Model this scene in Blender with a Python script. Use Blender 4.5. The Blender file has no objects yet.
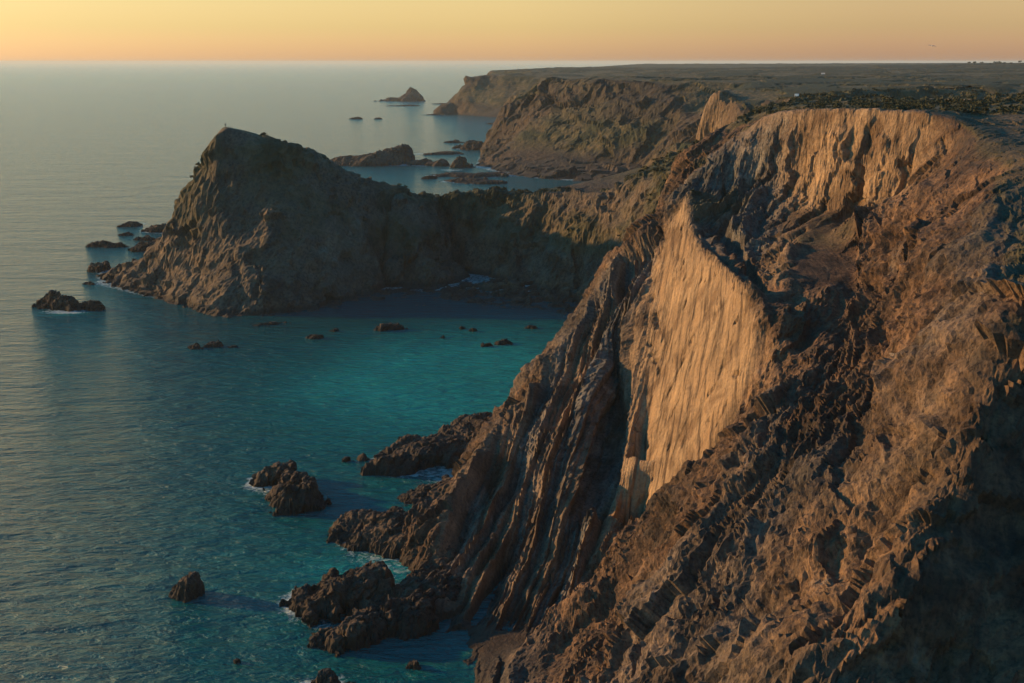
import bpy, bmesh, math, random
import numpy as np
from mathutils import Vector, Matrix
from mathutils.geometry import delaunay_2d_cdt

# ------------------------------------------------------------------ camera
W_, H_, F_ = 1024, 683, 1200.0
HORIZON = 61.5
CAM_Z = 90.0
PITCH = math.atan((H_ / 2 - HORIZON) / F_)
scene = bpy.context.scene
cam_data = bpy.data.cameras.new("camera")
cam = bpy.data.objects.new("camera", cam_data)
scene.collection.objects.link(cam)
cam.location = (0, 0, CAM_Z)
cam.rotation_euler = (math.pi / 2 - PITCH, 0, 0)
cam_data.sensor_width = 36.0
cam_data.lens = F_ / W_ * 36.0
cam_data.clip_start = 1.0
cam_data.clip_end = 120000.0
scene.camera = cam

# ------------------------------------------------------------------ sun, sky, exposure
SUN_EL, SUN_AZ = math.radians(14.0), math.radians(-73.0)      # azimuth clockwise from +Y (the view direction)
sun_dir = Vector((math.sin(SUN_AZ) * math.cos(SUN_EL), math.cos(SUN_AZ) * math.cos(SUN_EL), math.sin(SUN_EL)))
sl = bpy.data.lights.new("sun", 'SUN')
sl.energy = 5.0
sl.angle = math.radians(1.0)
sl.color = (1.0, 0.56, 0.21)
so = bpy.data.objects.new("sun", sl)
scene.collection.objects.link(so)
so.location = (-200, 100, 300)
so.rotation_euler = sun_dir.to_track_quat('Z', 'Y').to_euler()

world = bpy.data.worlds.new("World")
scene.world = world
world.use_nodes = True
wn, wl = world.node_tree.nodes, world.node_tree.links
wn.clear()
w_out = wn.new('ShaderNodeOutputWorld')
w_bg = wn.new('ShaderNodeBackground')
w_bg.inputs['Strength'].default_value = 0.08
sky = wn.new('ShaderNodeTexSky')
sky.sky_type = 'NISHITA'
sky.sun_disc = False
sky.sun_elevation = SUN_EL
sky.sun_rotation = SUN_AZ
sky.dust_density = 1.2
sky.air_density = 1.3
sky.ozone_density = 2.0
w_tc = wn.new('ShaderNodeTexCoord')
w_sep = wn.new('ShaderNodeSeparateXYZ')
wl.new(w_tc.outputs['Generated'], w_sep.inputs[0])
w_ramp = wn.new('ShaderNodeValToRGB')          # sunset tint of the sky by height above the horizon
cr = w_ramp.color_ramp
cr.elements[0].position = 0.0; cr.elements[0].color = (2.8, 2.15, 2.3, 1)
cr.elements[1].position = 1.0; cr.elements[1].color = (0.24, 1.2, 1.6, 1)
for p_, c_ in ((0.026, (2.04, 1.76, 1.53, 1)), (0.048, (1.97, 1.58, 1.25, 1)), (0.075, (1.45, 1.9, 1.9, 1)), (0.16, (0.55, 1.75, 2.1, 1)), (0.35, (0.32, 1.4, 1.9, 1))):
    e_ = cr.elements.new(p_); e_.color = c_
wl.new(w_sep.outputs['Z'], w_ramp.inputs[0])
w_mul = wn.new('ShaderNodeMix'); w_mul.data_type = 'RGBA'; w_mul.blend_type = 'MULTIPLY'
w_mul.inputs['Factor'].default_value = 1.0
wl.new(sky.outputs[0], w_mul.inputs[6]); wl.new(w_ramp.outputs[0], w_mul.inputs[7])
w_az = wn.new('ShaderNodeVectorMath'); w_az.operation = 'DOT_PRODUCT'      # the glow fades away from the sun
wl.new(w_tc.outputs['Generated'], w_az.inputs[0]); w_az.inputs[1].default_value = (math.sin(SUN_AZ), math.cos(SUN_AZ), 0)
w_r2 = wn.new('ShaderNodeValToRGB'); wl.new(w_az.outputs['Value'], w_r2.inputs[0])
w_r2.color_ramp.elements[0].position = 0.0; w_r2.color_ramp.elements[0].color = (0.90, 0.84, 0.93, 1)
w_r2.color_ramp.elements[1].position = 1.0; w_r2.color_ramp.elements[1].color = (0.22, 0.36, 0.55, 1)
for p_, c_ in ((0.29, (1.0, 1.0, 1.0, 1)), (0.64, (0.80, 0.87, 0.90, 1))):
    e_ = w_r2.color_ramp.elements.new(p_); e_.color = c_
w_m2 = wn.new('ShaderNodeMix'); w_m2.data_type = 'RGBA'; w_m2.blend_type = 'MULTIPLY'; w_m2.inputs['Factor'].default_value = 1.0
wl.new(w_mul.outputs[2], w_m2.inputs[6]); wl.new(w_r2.outputs[0], w_m2.inputs[7])
wl.new(w_m2.outputs[2], w_bg.inputs['Color'])
wl.new(w_bg.outputs[0], w_out.inputs['Surface'])

scene.view_settings.view_transform = 'Standard'
scene.view_settings.look = 'None'
scene.view_settings.gamma = 1.0
scene.view_settings.use_curve_mapping = False
scene.view_settings.exposure = 0.55
scene.render.engine = 'CYCLES'
scene.cycles.max_bounces = 4
scene.cycles.diffuse_bounces = 2
scene.cycles.glossy_bounces = 2
scene.cycles.volume_bounces = 0
scene.cycles.volume_step_rate = 5.0
scene.cycles.use_denoising = True
scene.cycles.sample_clamp_direct = 2.0
scene.cycles.sample_clamp_indirect = 1.5

# ------------------------------------------------------------------ noise
_rng = np.random.RandomState(7)
_perm = np.concatenate([_rng.permutation(256)] * 3).astype(np.int32)
_g = _rng.normal(size=(256, 3)); _g /= np.linalg.norm(_g, axis=1)[:, None]
_g = _g.astype(np.float32)

def pnoise(x, y, z):
    x = np.asarray(x, np.float32); y = np.asarray(y, np.float32); z = np.asarray(z, np.float32)
    x, y, z = np.broadcast_arrays(x, y, z)
    xi = np.floor(x).astype(np.int32); yi = np.floor(y).astype(np.int32); zi = np.floor(z).astype(np.int32)
    xf, yf, zf = x - xi, y - yi, z - zi
    xi &= 255; yi &= 255; zi &= 255
    u = xf * xf * xf * (xf * (xf * 6 - 15) + 10)
    v = yf * yf * yf * (yf * (yf * 6 - 15) + 10)
    w = zf * zf * zf * (zf * (zf * 6 - 15) + 10)
    out = 0.0
    for i in (0, 1):
        pi_ = _perm[xi + i]
        wu = u if i else 1 - u
        for j in (0, 1):
            pj = _perm[pi_ + yi + j]
            wv = v if j else 1 - v
            for k in (0, 1):
                gi = _perm[pj + zi + k] & 255
                g = _g[gi]
                d = g[..., 0] * (xf - i) + g[..., 1] * (yf - j) + g[..., 2] * (zf - k)
                out = out + d * wu * wv * (w if k else 1 - w)
    return out * 1.5

def fbm(x, y, z, octs=4, gain=0.5, lac=2.03):
    a, f, o = 1.0, 1.0, 0.0
    for i in range(octs):
        o = o + a * pnoise(x * f + 17.3 * i, y * f - 9.1 * i, z * f + 4.7 * i)
        a *= gain; f *= lac
    return o

def ridged(x, y, z, octs=4, gain=0.5, lac=2.05):
    a, f, o = 1.0, 1.0, 0.0
    for i in range(octs):
        n = 1 - 2.0 * np.abs(pnoise(x * f + 31.7 * i, y * f + 5.3 * i, z * f - 12.9 * i))
        o = o + a * n
        a *= gain; f *= lac
    return o

def rg(x, y, z, octs=4, gain=0.5):
    """ridged noise centred on zero, about -1..1"""
    return ridged(x, y, z, octs, gain) - 0.30 * (1 - gain ** octs) / (1 - gain)

_h = _rng.rand(256, 7).astype(np.float32)
def cells(x, y, z, tilt=1.0):
    """broken rock: every cell is a small plane of its own tilt and offset"""
    x = np.asarray(x, np.float32); y = np.asarray(y, np.float32); z = np.asarray(z, np.float32)
    xi = np.floor(x).astype(np.int32); yi = np.floor(y).astype(np.int32); zi = np.floor(z).astype(np.int32)
    best = np.full(x.shape, 1e9, np.float32); val = np.zeros(x.shape, np.float32)
    for i in (-1, 0, 1):
        pi_ = _perm[(xi + i) & 255]
        for j in (-1, 0, 1):
            pj = _perm[pi_ + ((yi + j) & 255)]
            for k in (-1, 0, 1):
                h = _h[_perm[pj + ((zi + k) & 255)] & 255]
                dx = x - (xi + i + h[..., 0]); dy = y - (yi + j + h[..., 1]); dz = z - (zi + k + h[..., 2])
                d = dx * dx + dy * dy + dz * dz
                m = d < best
                v = tilt * ((h[..., 3] - .5) * dx + (h[..., 4] - .5) * dy + (h[..., 5] - .5) * dz) * 2 + (h[..., 6] - .5)
                best = np.where(m, d, best); val = np.where(m, v, val)
    return val

def layers(u, t, edge=.12, seed=0):
    """outcropping beds: each bed stands out by its own amount, changing along its length"""
    i = np.floor(u).astype(np.int64)
    def hv(i):
        tt = t + _h[(i * 7 + seed) & 255, 1] * 9
        j = np.floor(tt).astype(np.int64); f = tt - j
        f = f * f * (3 - 2 * f)
        a = _h[_perm[(i + seed) & 255] + 0, 0] * 0
        h0 = _h[(_perm[(i + seed) & 255] + j * 13) & 255, 6]; h1 = _h[(_perm[(i + seed) & 255] + (j + 1) * 13) & 255, 6]
        return a + h0 * (1 - f) + h1 * f
    fu = (u - i).astype(np.float32)
    v = hv(i); vn = hv(i + 1)
    k = np.clip((fu - (1 - edge)) / edge, 0, 1)
    return v * (1 - k) + vn * k + .25 * (fu - .5)

def sstep(a, b, x):
    t = np.clip((x - a) / (b - a), 0, 1)
    return t * t * (3 - 2 * t)

def blur(a, s):
    if s <= 0: return a
    r = int(math.ceil(s * 2.5))
    k = np.exp(-0.5 * (np.arange(-r, r + 1) / s) ** 2); k /= k.sum()
    b = np.pad(a, ((r, r), (0, 0)), mode='edge')
    o = sum(k[i] * b[i:i + a.shape[0]] for i in range(2 * r + 1))
    b = np.pad(o, ((0, 0), (r, r)), mode='edge')
    return sum(k[i] * b[:, i:i + a.shape[1]] for i in range(2 * r + 1))

# ------------------------------------------------------------------ survey points (bearing and height -> place)
CP, SP = math.cos(PITCH), math.sin(PITCH)

def P(px, py, z=None, Y=None):
    u = (px - W_ / 2) / F_; v = (H_ / 2 - py) / F_
    dy = CP + v * SP; dz = -SP + v * CP
    if Y is None:
        t = (z - CAM_Z) / dz
    else:
        t = Y / dy
    return (u * t, dy * t, CAM_Z + dz * t)

def PL(px, py, x0=41.7, y0=290., z0=60., gx=2.2, gy=.17):      # on the bedding plane of the big slab
    u = (px - W_ / 2) / F_; v = (H_ / 2 - py) / F_
    dy = CP + v * SP; dz = -SP + v * CP
    t = (CAM_Z - z0 + gx * x0 + gy * y0) / (gx * u + gy * dy - dz)
    return (u * t, dy * t, CAM_Z + dz * t)

PTS = []
def line(*pts, step=4.0):
    pts = [np.array(p, float) for p in pts]
    PTS.append(pts[0])
    for a, b in zip(pts[:-1], pts[1:]):
        d = np.linalg.norm((b - a)[:2])
        st = max(step, d / 30)
        n = max(1, int(round(d / st)))
        for i in range(1, n + 1):
            PTS.append(a + (b - a) * i / n)
    return pts

def Wp(x, y, z): return (x, y, z)

apex = P(685, 190, Y=290)
# skyline of the layered fins, from the slab's tip down to the sea
CREST = line(apex, P(670, 235, Y=288), P(657, 254, Y=291), P(636, 254, Y=295), P(620, 262, Y=296), P(603, 288, Y=291), P(585, 318, Y=280), P(563, 342, Y=270),
     P(548, 385, Y=262), P(520, 412, Y=252), P(495, 440, Y=240), P(470, 480, Y=226), P(452, 530, Y=210), P(438, 598, z=0.5), step=3)
line(Wp(50, 420, 3), Wp(36, 385, 1), Wp(26, 350, 0), Wp(12, 315, 0), Wp(0, 285, 0), Wp(-9, 255, -0.5), Wp(-15, 225, -0.5))
line(Wp(10, 400, -3), Wp(0, 340, -6), Wp(-14, 300, -6), Wp(-24, 260, -5), Wp(-26, 215, -4))
# slab
SL_L = line(P(653, 277, Y=279), P(646, 310, Y=264), P(640, 350, z=29), P(631, 415, z=20.5), P(620, 480, z=13.5), P(608, 530, z=9), P(598, 570, z=4.5))
SL_R = line(apex, PL(693, 215), PL(700, 243), PL(722, 258), PL(742, 275), PL(755, 300), PL(757, 330), PL(752, 362), PL(728, 418), PL(700, 470), PL(660, 522), PL(625, 562))
line(PL(672, 220), PL(665, 300), PL(650, 400), PL(635, 480))
line(PL(690, 260), PL(705, 330), PL(690, 400), PL(660, 460))
# recess behind the slab's edge
line(Wp(45, 272, 51), Wp(46, 250, 48.5), Wp(47, 225, 46))
line(P(708, 243, Y=272), P(735, 258, Y=258), P(757, 278, Y=238), P(763, 308, Y=216))
# shaded wall, its rim
line(apex, P(700, 166, Y=293), P(722, 146, Y=296), P(745, 128, Y=295), P(775, 112, Y=288))
line(P(725, 200, Y=286), P(760, 180, Y=285), P(785, 150, Y=282))
# plateau rim, right hand
RIM = line(P(775, 112, Y=288), P(800, 109, Y=281), P(850, 109, Y=268), P(900, 110, Y=255), P(945, 113, Y=244), P(972, 132, Y=231), P(998, 150, Y=214), P(1024, 168, Y=193), P(1070, 190, Y=184), P(1130, 215, Y=160), Wp(90, 120, 66), Wp(95, 80, 62))
line(P(975, 117, Y=262), P(1000, 116, Y=262), P(1030, 114, Y=262), P(1070, 112, Y=260))
line(P(1000, 131, Y=240), P(1030, 139, Y=228), P(1070, 150, Y=216))
# foot of the lit face
line(P(790, 190, Y=277), P(815, 205, Y=267), P(850, 215, Y=257), P(880, 212, Y=247), P(915, 165, Y=246), P(948, 150, Y=237))
line(P(795, 235, Y=243), P(787, 275, Y=219), P(772, 330, Y=197))
line(P(840, 235, Y=242), P(822, 290, Y=213), P(797, 345, Y=199), P(767, 415, Y=179), P(738, 480, Y=165), P(712, 540, Y=153))
# dark gully and beyond
line(P(868, 250, Y=234), P(868, 320, Y=202), P(858, 400, Y=169), P(838, 455, Y=152), P(818, 520, Y=138), P(800, 560, Y=130))
line(P(925, 190, Y=217), P(915, 260, Y=195), P(915, 330, Y=178), P(905, 400, Y=156), P(890, 450, Y=145))
line(P(985, 180, Y=193), P(985, 250, Y=166), P(985, 310, Y=146), P(970, 350, Y=138))
line(P(1035, 230, Y=165), P(1045, 290, Y=142))
# right hand fin and its dark side
FIN = line(P(1060, 270, Y=136), P(1024, 325, Y=131), P(1003, 350, Y=129), P(985, 400, Y=124), P(960, 450, Y=119), P(930, 520, Y=113), P(870, 600, Y=108), P(800, 683, Y=104), P(760, 740, Y=100))
line(P(1010, 440, Y=124.5), P(980, 500, Y=118.5), P(925, 600, Y=110.5), P(860, 683, Y=104.5))
line(P(1060, 400, Y=130), P(1060, 500, Y=121), P(1024, 600, Y=111.5), P(960, 683, Y=105))
line(P(1080, 683, Y=101), P(1000, 760, Y=95), P(850, 760, Y=95))
line(P(940, 425, Y=137), P(900, 500, Y=129), P(850, 580, Y=122), P(780, 650, Y=113), P(740, 700, Y=107))
line(P(790, 600, Y=131), P(740, 683, z=27.5))
line(P(690, 600, z=21), P(680, 640, z=19), P(670, 700, z=16))
line(P(655, 560, z=12.5), P(632, 600, z=8), P(600, 650, z=7), P(580, 700, z=6))
line(P(592, 590, z=2.4), P(570, 615, z=2.2), P(540, 640, z=1.4), P(500, 655, z=1.0), P(468, 676, z=0.2), P(445, 705, z=-1.2), P(430, 760, z=-2))
line(P(560, 600, z=1.8), P(520, 622, z=1.5), P(475, 622, z=1.0), P(445, 618, z=0.3))
line(P(500, 645, z=1.2), P(470, 650, z=0.3), P(450, 655, z=-1.2))
line(P(560, 560, z=4), P(520, 575, z=3.8), P(480, 580, z=3.2))
line(P(545, 600, z=2.4), P(510, 610, z=2.2), P(480, 605, z=2.0), P(455, 605, z=1.2))
line(P(560, 760, z=4), P(700, 800, z=12), P(900, 900, z=24))
line(Wp(-22, 195, -5), Wp(-15, 170, -5), Wp(-12, 140, -5), Wp(-5, 110, -4), Wp(0, 70, -3))
# ribs inside the fin zone
line(P(613, 300, Y=277), P(600, 350, z=27), P(585, 420, z=18.5), P(570, 500, z=10.5), P(560, 545, z=6))
line(P(632, 330, Y=268), P(622, 400, z=17), P(606, 470, z=10.5), P(592, 530, z=5))
line(P(545, 430, z=17), P(540, 500, z=9.5), P(535, 560, z=4.5))
line(P(505, 480, z=9), P(500, 540, z=5), P(495, 590, z=1.5))
# plateau
for p in [(90, 335, 78.5), (130, 320, 79.5), (125, 290, 79), (130, 245, 78), (130, 200, 75.5), (130, 150, 73), (140, 90, 70), (140, 60, 70), (200, 60, 74), (200, 200, 77), (190, 300, 80), (300, 250, 81), (300, 60, 80), (500, 60, 84), (500, 400, 84)]:
    PTS.append(np.array(p, float))
line(P(800, 104, Y=345), P(900, 106, Y=330), P(1024, 106, Y=320))
line(P(790, 99, Y=450), P(850, 100.5, Y=430), P(920, 103, Y=400), P(1024, 104, Y=390), P(1150, 103, Y=380))
line(P(812, 97, Y=560), P(900, 98, Y=540), P(960, 97, Y=520), P(1024, 97, Y=500))
line(P(775, 98.5, Y=600), P(790, 97.6, Y=600), P(803, 97.6, Y=600), P(815, 97.5, Y=600))
line(P(740, 119, Y=390), P(765, 110, Y=420), P(798, 98.5, Y=640))
line(P(735, 122, Y=360), P(705, 148, Y=360), P(685, 168, Y=350), Wp(42, 320, 44))
# isthmus and headland skyline
HC = line(P(672, 183, Y=430), P(640, 183, Y=470), P(600, 190, Y=495), P(560, 192, Y=515), P(520, 195, Y=525), P(492, 191, Y=530), P(470, 193, Y=532), P(440, 200, Y=520), P(418, 195, Y=510), P(380, 184, Y=500), P(340, 170, Y=492), P(300, 153, Y=486), P(262, 139, Y=480), P(240, 130, Y=477), P(226, 127.5, Y=475), P(215, 127, Y=474))
line(*[(p[0], p[1] + 11, p[2] - .3) for p in HC[3:]])
line(P(213, 129, Y=474), P(211, 143, Y=475), P(202, 162, Y=478), P(196, 187, Y=479), P(192, 207, Y=477), P(185, 238, Y=474), P(178, 246, Y=474), P(160, 256, Y=478), P(135, 262, z=3.2), P(110, 272, z=2.0), P(104, 278, z=0))
line(P(104, 280, z=0), P(125, 290, z=0), P(150, 296, z=0), P(175, 302, z=0), P(198, 311, z=0), P(225, 317, z=0), P(262, 315, z=0), P(300, 310, z=0), P(335, 303, z=0), P(370, 296, z=0), P(385, 284, z=0), P(400, 274, z=0), P(450, 270, z=0.3), P(500, 275, z=1), P(540, 285, z=1.2), P(585, 292, z=1.5))
line(P(150, 275, z=4.5), P(185, 285, z=5), P(215, 300, z=4.5), P(262, 300, z=5), P(310, 297, z=4), P(350, 287, z=3.5))
line(P(200, 255, Y=465), P(225, 270, Y=448))
line(P(222, 160, Y=471), P(222, 200, Y=466), P(232, 240, Y=455), P(245, 280, Y=438))
line(P(262, 165, Y=474), P(265, 210, Y=458), P(275, 260, Y=444))
line(P(320, 190, Y=484), P(325, 230, Y=470), P(330, 270, Y=455))
line(P(390, 215, Y=500), P(385, 245, Y=490), P(380, 268, z=5))
line(P(450, 225, Y=520), P(445, 248, Y=512), P(440, 262, z=3))
line(P(510, 222, Y=515), P(515, 248, Y=500), P(520, 268, z=5))
line(P(575, 220, Y=495), P(575, 250, Y=480), P(575, 275, z=6))
line(P(635, 215, Y=450), P(625, 245, Y=440), P(615, 275, Y=425))
line(P(380, 310, z=-1.5), P(420, 296, z=-0.2), P(470, 300, z=-0.1), P(540, 308, z=-0.1), P(585, 316, z=-0.3), step=6)
line(P(400, 286, z=0.3), P(440, 287, z=0.3), P(490, 291, z=0.8), P(530, 296, z=0.8), P(590, 305, z=0.8), step=6)
line(P(430, 275, z=-1.5), P(490, 280, z=-1.2), P(460, 277, z=-2))
line(P(60, 300, z=-6), P(130, 325, z=-6), P(200, 345, z=-6), P(300, 345, z=-5), P(400, 345, z=-4), P(500, 345, z=-4), P(540, 352, z=-4))
line(P(70, 285, z=-5), P(60, 262, z=-5), P(100, 235, z=-5), P(160, 215, z=-5))
line(Wp(-165, 520, 0), Wp(-150, 530, 0), Wp(-120, 535, 2), Wp(-100, 555, 0), Wp(-50, 580, 0), Wp(0, 590, 0), Wp(50, 580, 0), Wp(95, 560, 0))
line(Wp(-190, 520, -5), Wp(-150, 560, -6), Wp(-100, 585, -6), Wp(-40, 620, -6), Wp(50, 640, -6), Wp(110, 660, -4))
line(Wp(110, 520, 22), Wp(130, 600, 12), Wp(150, 680, 10), Wp(165, 740, 6))
line(Wp(160, 500, 66), Wp(190, 600, 66), Wp(215, 680, 60), Wp(235, 740, 50))
line(Wp(85, 420, 50), Wp(105, 460, 44))
# next cliffs (about 1 km)
line(P(490, 148, z=0), P(482, 158, z=0), P(478, 166, z=0), P(500, 172, z=0), P(540, 178, z=0), P(580, 181, z=0), P(630, 183, z=0), P(655, 183, z=0), Wp(140, 800, 0), Wp(135, 740, 0), Wp(120, 690, 0), Wp(95, 640, -3))
line(P(500, 165, z=3), P(540, 170, z=3.5), P(580, 173, z=4), P(620, 176, z=4), P(650, 176, z=4))
line(P(480, 172, z=-1.5), P(520, 181, z=-2), P(600, 189, z=-3), Wp(110, 820, -3))
line(P(490, 146, Y=1200), P(494, 128, Y=1205), P(499, 116, Y=1210), P(512, 105, Y=1225), P(528, 95, Y=1240), P(545, 84, Y=1225), P(560, 79, Y=1190), P(600, 78, Y=1125), P(650, 81, Y=1070), P(700, 81, Y=1040), P(760, 84, Y=1020), P(800, 86, Y=1000))
line(P(530, 130, Y=1110), P(560, 110, Y=1125), P(580, 92, Y=1140))
line(P(560, 150, Y=1045), P(600, 120, Y=1065), P(615, 95, Y=1090))
line(P(590, 160, Y=1005), P(625, 130, Y=1025), P(650, 105, Y=1035), P(665, 88, Y=1045))
line(P(640, 165, Y=970), P(665, 140, Y=980), P(690, 115, Y=995))
PYR = line(P(718, 89, Y=850), P(700, 105, Y=845), P(692, 128, Y=850))
line(P(718, 89, Y=850), P(738, 103, Y=830), P(742, 118, Y=800))
line(P(715, 130, Y=838), P(735, 125, Y=800))
line(P(718, 89, Y=850), P(740, 92, Y=950), P(780, 93, Y=950))
line(P(690, 134, Y=790), P(665, 150, Y=800), P(640, 168, Y=815), P(628, 180, z=0))
line(P(715, 128, Y=760), P(740, 112, Y=750), P(775, 100, Y=760))
line(P(690, 160, Y=765), P(675, 178, Y=775))
# behind the second headland: third cove
line(P(490, 146, z=-1), Wp(-15, 1300, -3), Wp(40, 1450, 0), Wp(120, 1600, 0), Wp(150, 1800, 0), Wp(100, 1950, 0), P(520, 119, z=0))
line(Wp(60, 1440, 30), Wp(160, 1550, 50), Wp(220, 1700, 55), Wp(200, 1900, 55), Wp(120, 2080, 60))
line(Wp(-141, 2085, -6), Wp(-143, 2200, -6), Wp(-138, 2350, -5), step=20)
line(Wp(-42, 1245, -6), Wp(-50, 1170, -6), Wp(-45, 1100, -6), step=20)
# far cliffs (over 2 km)
line(P(520, 118.5, z=0), P(490, 117, z=0), P(465, 115, z=0), P(447, 113, z=0), P(444, 108, z=-1))
line(P(449, 100, Y=2150), P(452, 94, Y=2155), P(466, 90, Y=2165), P(468, 82, Y=2180), P(471, 75, Y=2190), P(480, 74.3, Y=2200), P(520, 73, Y=2260), P(560, 72, Y=2350), P(620, 70.5, Y=2500), P(660, 69.5, Y=2600))
line(P(446, 108, z=-1), Wp(-120, 2600, -3), Wp(-60, 3200, -3), Wp(150, 4200, -3), Wp(400, 6000, -3))
line(Wp(-40, 2600, 70), Wp(60, 3200, 72), Wp(300, 4200, 74), Wp(600, 6000, 78))
# far plateau
line(P(660, 74, Y=1900), P(760, 73, Y=1900), P(860, 73, Y=1800), P(1024, 72, Y=1700), P(1200, 70, Y=1700))
line(P(660, 79, Y=1450), P(760, 79, Y=1400), P(860, 79, Y=1300), P(1024, 78, Y=1300), P(1200, 76, Y=1300))
line(P(700, 69, Y=3000), P(800, 68.2, Y=2900), P(860, 67.5, Y=2800), P(920, 66, Y=2700), P(960, 65, Y=2600), P(1024, 64.3, Y=2500), P(1200, 62, Y=2500))
line(P(830, 92, Y=720), P(900, 90, Y=740), P(1024, 88, Y=760), P(1250, 88, Y=700))
line(Wp(700, 3600, 70), Wp(1500, 3600, 84), Wp(2500, 3500, 90))
line(Wp(1500, 6000, 80), Wp(3000, 6000, 80))
line(Wp(700, 200, 85), Wp(1500, 600, 88), Wp(2500, 1500, 90))
for p in [(-400, 300), (-400, 800), (-400, 1500), (-500, 2500), (-500, 4000), (-100, 5500), (-100, 1000), (-60, 750), (-40, 1100), (-150, 1300), (-250, 1900), (-100, 1700), (-250, 2100), (-250, 2300), (-60, 60), (-60, 150), (-60, 220), (-200, 400), (-200, 650), (-100, 350)]:
    PTS.append(np.array((p[0], p[1], -9.0)))

def dedupe(pts):
    seen, out = set(), []
    for p in pts:
        k = (round(p[0] * 2), round(p[1] * 2))
        if k in seen: continue
        seen.add(k); out.append(p)
    return np.array(out)
PTS = dedupe(PTS)
_res = delaunay_2d_cdt([Vector((float(p[0]), float(p[1]))) for p in PTS], [], [], 0, 1e-5)
TV = np.array([[v.x, v.y] for v in _res[0]])
TZ = np.array([PTS[o[0]][2] if o else 0 for o in _res[3]])
TRI = [tuple(f) for f in _res[2] if len(f) == 3]

def raster(xs, ys):
    nx, ny = len(xs), len(ys)
    out = np.full((ny, nx), -9.0)
    x0, y0 = xs[0], ys[0]; dx, dy = xs[1] - xs[0], ys[1] - ys[0]
    for a, b, c in TRI:
        A, B, C = TV[a], TV[b], TV[c]
        i0 = max(0, int(math.floor((min(A[0], B[0], C[0]) - x0) / dx))); i1 = min(nx - 1, int(math.ceil((max(A[0], B[0], C[0]) - x0) / dx)))
        j0 = max(0, int(math.floor((min(A[1], B[1], C[1]) - y0) / dy))); j1 = min(ny - 1, int(math.ceil((max(A[1], B[1], C[1]) - y0) / dy)))
        if i1 < i0 or j1 < j0: continue
        det = (B[0] - A[0]) * (C[1] - A[1]) - (C[0] - A[0]) * (B[1] - A[1])
        if abs(det) < 1e-9: continue
        gx = xs[i0:i1 + 1][None, :]; gy = ys[j0:j1 + 1][:, None]
        l1 = ((gx - A[0]) * (C[1] - A[1]) - (C[0] - A[0]) * (gy - A[1])) / det
        l2 = ((B[0] - A[0]) * (gy - A[1]) - (gx - A[0]) * (B[1] - A[1])) / det
        m = (l1 >= -1e-6) & (l2 >= -1e-6) & (l1 + l2 <= 1 + 1e-6)
        zz = TZ[a] + l1 * (TZ[b] - TZ[a]) + l2 * (TZ[c] - TZ[a])
        sub = out[j0:j1 + 1, i0:i1 + 1]
        sub[m] = zz[m]
    return out

def inpoly(X, Y, poly):
    ins = np.zeros(X.shape, bool)
    n = len(poly)
    for i in range(n):
        x1, y1 = poly[i][0], poly[i][1]; x2, y2 = poly[(i + 1) % n][0], poly[(i + 1) % n][1]
        if y1 == y2: continue
        c = ((y1 > Y) != (y2 > Y)) & (X < (x2 - x1) * (Y - y1) / (y2 - y1) + x1)
        ins ^= c
    return ins

# ------------------------------------------------------------------ object helpers
def tag(o, label=None, cat=None, group=None, kind=None):
    if label: o['label'] = label
    if cat: o['category'] = cat
    if group: o['group'] = group
    if kind: o['kind'] = kind
    return o

def link(o, parent=None):
    scene.collection.objects.link(o)
    if parent is not None: o.parent = parent
    return o

def mesh_from(name, co, faces, mat, attrs=None, smooth=True, parent=None):
    me = bpy.data.meshes.new(name)
    co = np.asarray(co, np.float32); faces = np.asarray(faces, np.int32)
    me.vertices.add(len(co)); me.vertices.foreach_set('co', co.ravel())
    k = faces.shape[1]
    me.loops.add(faces.size); me.loops.foreach_set('vertex_index', faces.ravel())
    me.polygons.add(len(faces))
    me.polygons.foreach_set('loop_start', np.arange(0, faces.size, k, dtype=np.int32))
    me.polygons.foreach_set('loop_total', np.full(len(faces), k, np.int32))
    me.polygons.foreach_set('use_smooth', np.full(len(faces), smooth, bool))
    me.update(calc_edges=True)
    for an, av in (attrs or {}).items():
        a = me.attributes.new(an, 'FLOAT', 'POINT')
        a.data.foreach_set('value', np.asarray(av, np.float32).ravel())
    me.materials.append(mat)
    o = bpy.data.objects.new(name, me)
    return link(o, parent)

def grid_faces(ny, nx, keep=None):
    idx = np.arange(ny * nx).reshape(ny, nx)
    f = np.stack([idx[:-1, :-1], idx[:-1, 1:], idx[1:, 1:], idx[1:, :-1]], -1)
    if keep is not None: f = f[keep]
    return f.reshape(-1, 4)

def compact(co, f, attrs):
    used = np.unique(f); m = np.full(len(co), -1); m[used] = np.arange(len(used))
    return co[used], m[f], {k: v[used] for k, v in attrs.items()}

# ------------------------------------------------------------------ materials
BED = Vector((2.2, .11, -1.0)).normalized()

def nd(nt, t, **kw):
    n = nt.nodes.new(t)
    for k, v in kw.items(): setattr(n, k, v)
    return n

def new_mat(name):
    m = bpy.data.materials.new(name); m.use_nodes = True
    nt = m.node_tree; b = nt.nodes['Principled BSDF']
    return m, nt, b

def noise_node(nt, vec, scale, detail=4, rough=0.55, dist=0.0):
    n = nd(nt, 'ShaderNodeTexNoise')
    n.inputs['Scale'].default_value = scale; n.inputs['Detail'].default_value = detail
    n.inputs['Roughness'].default_value = rough; n.inputs['Distortion'].default_value = dist
    nt.links.new(vec, n.inputs['Vector'])
    return n.outputs['Fac']

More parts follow.
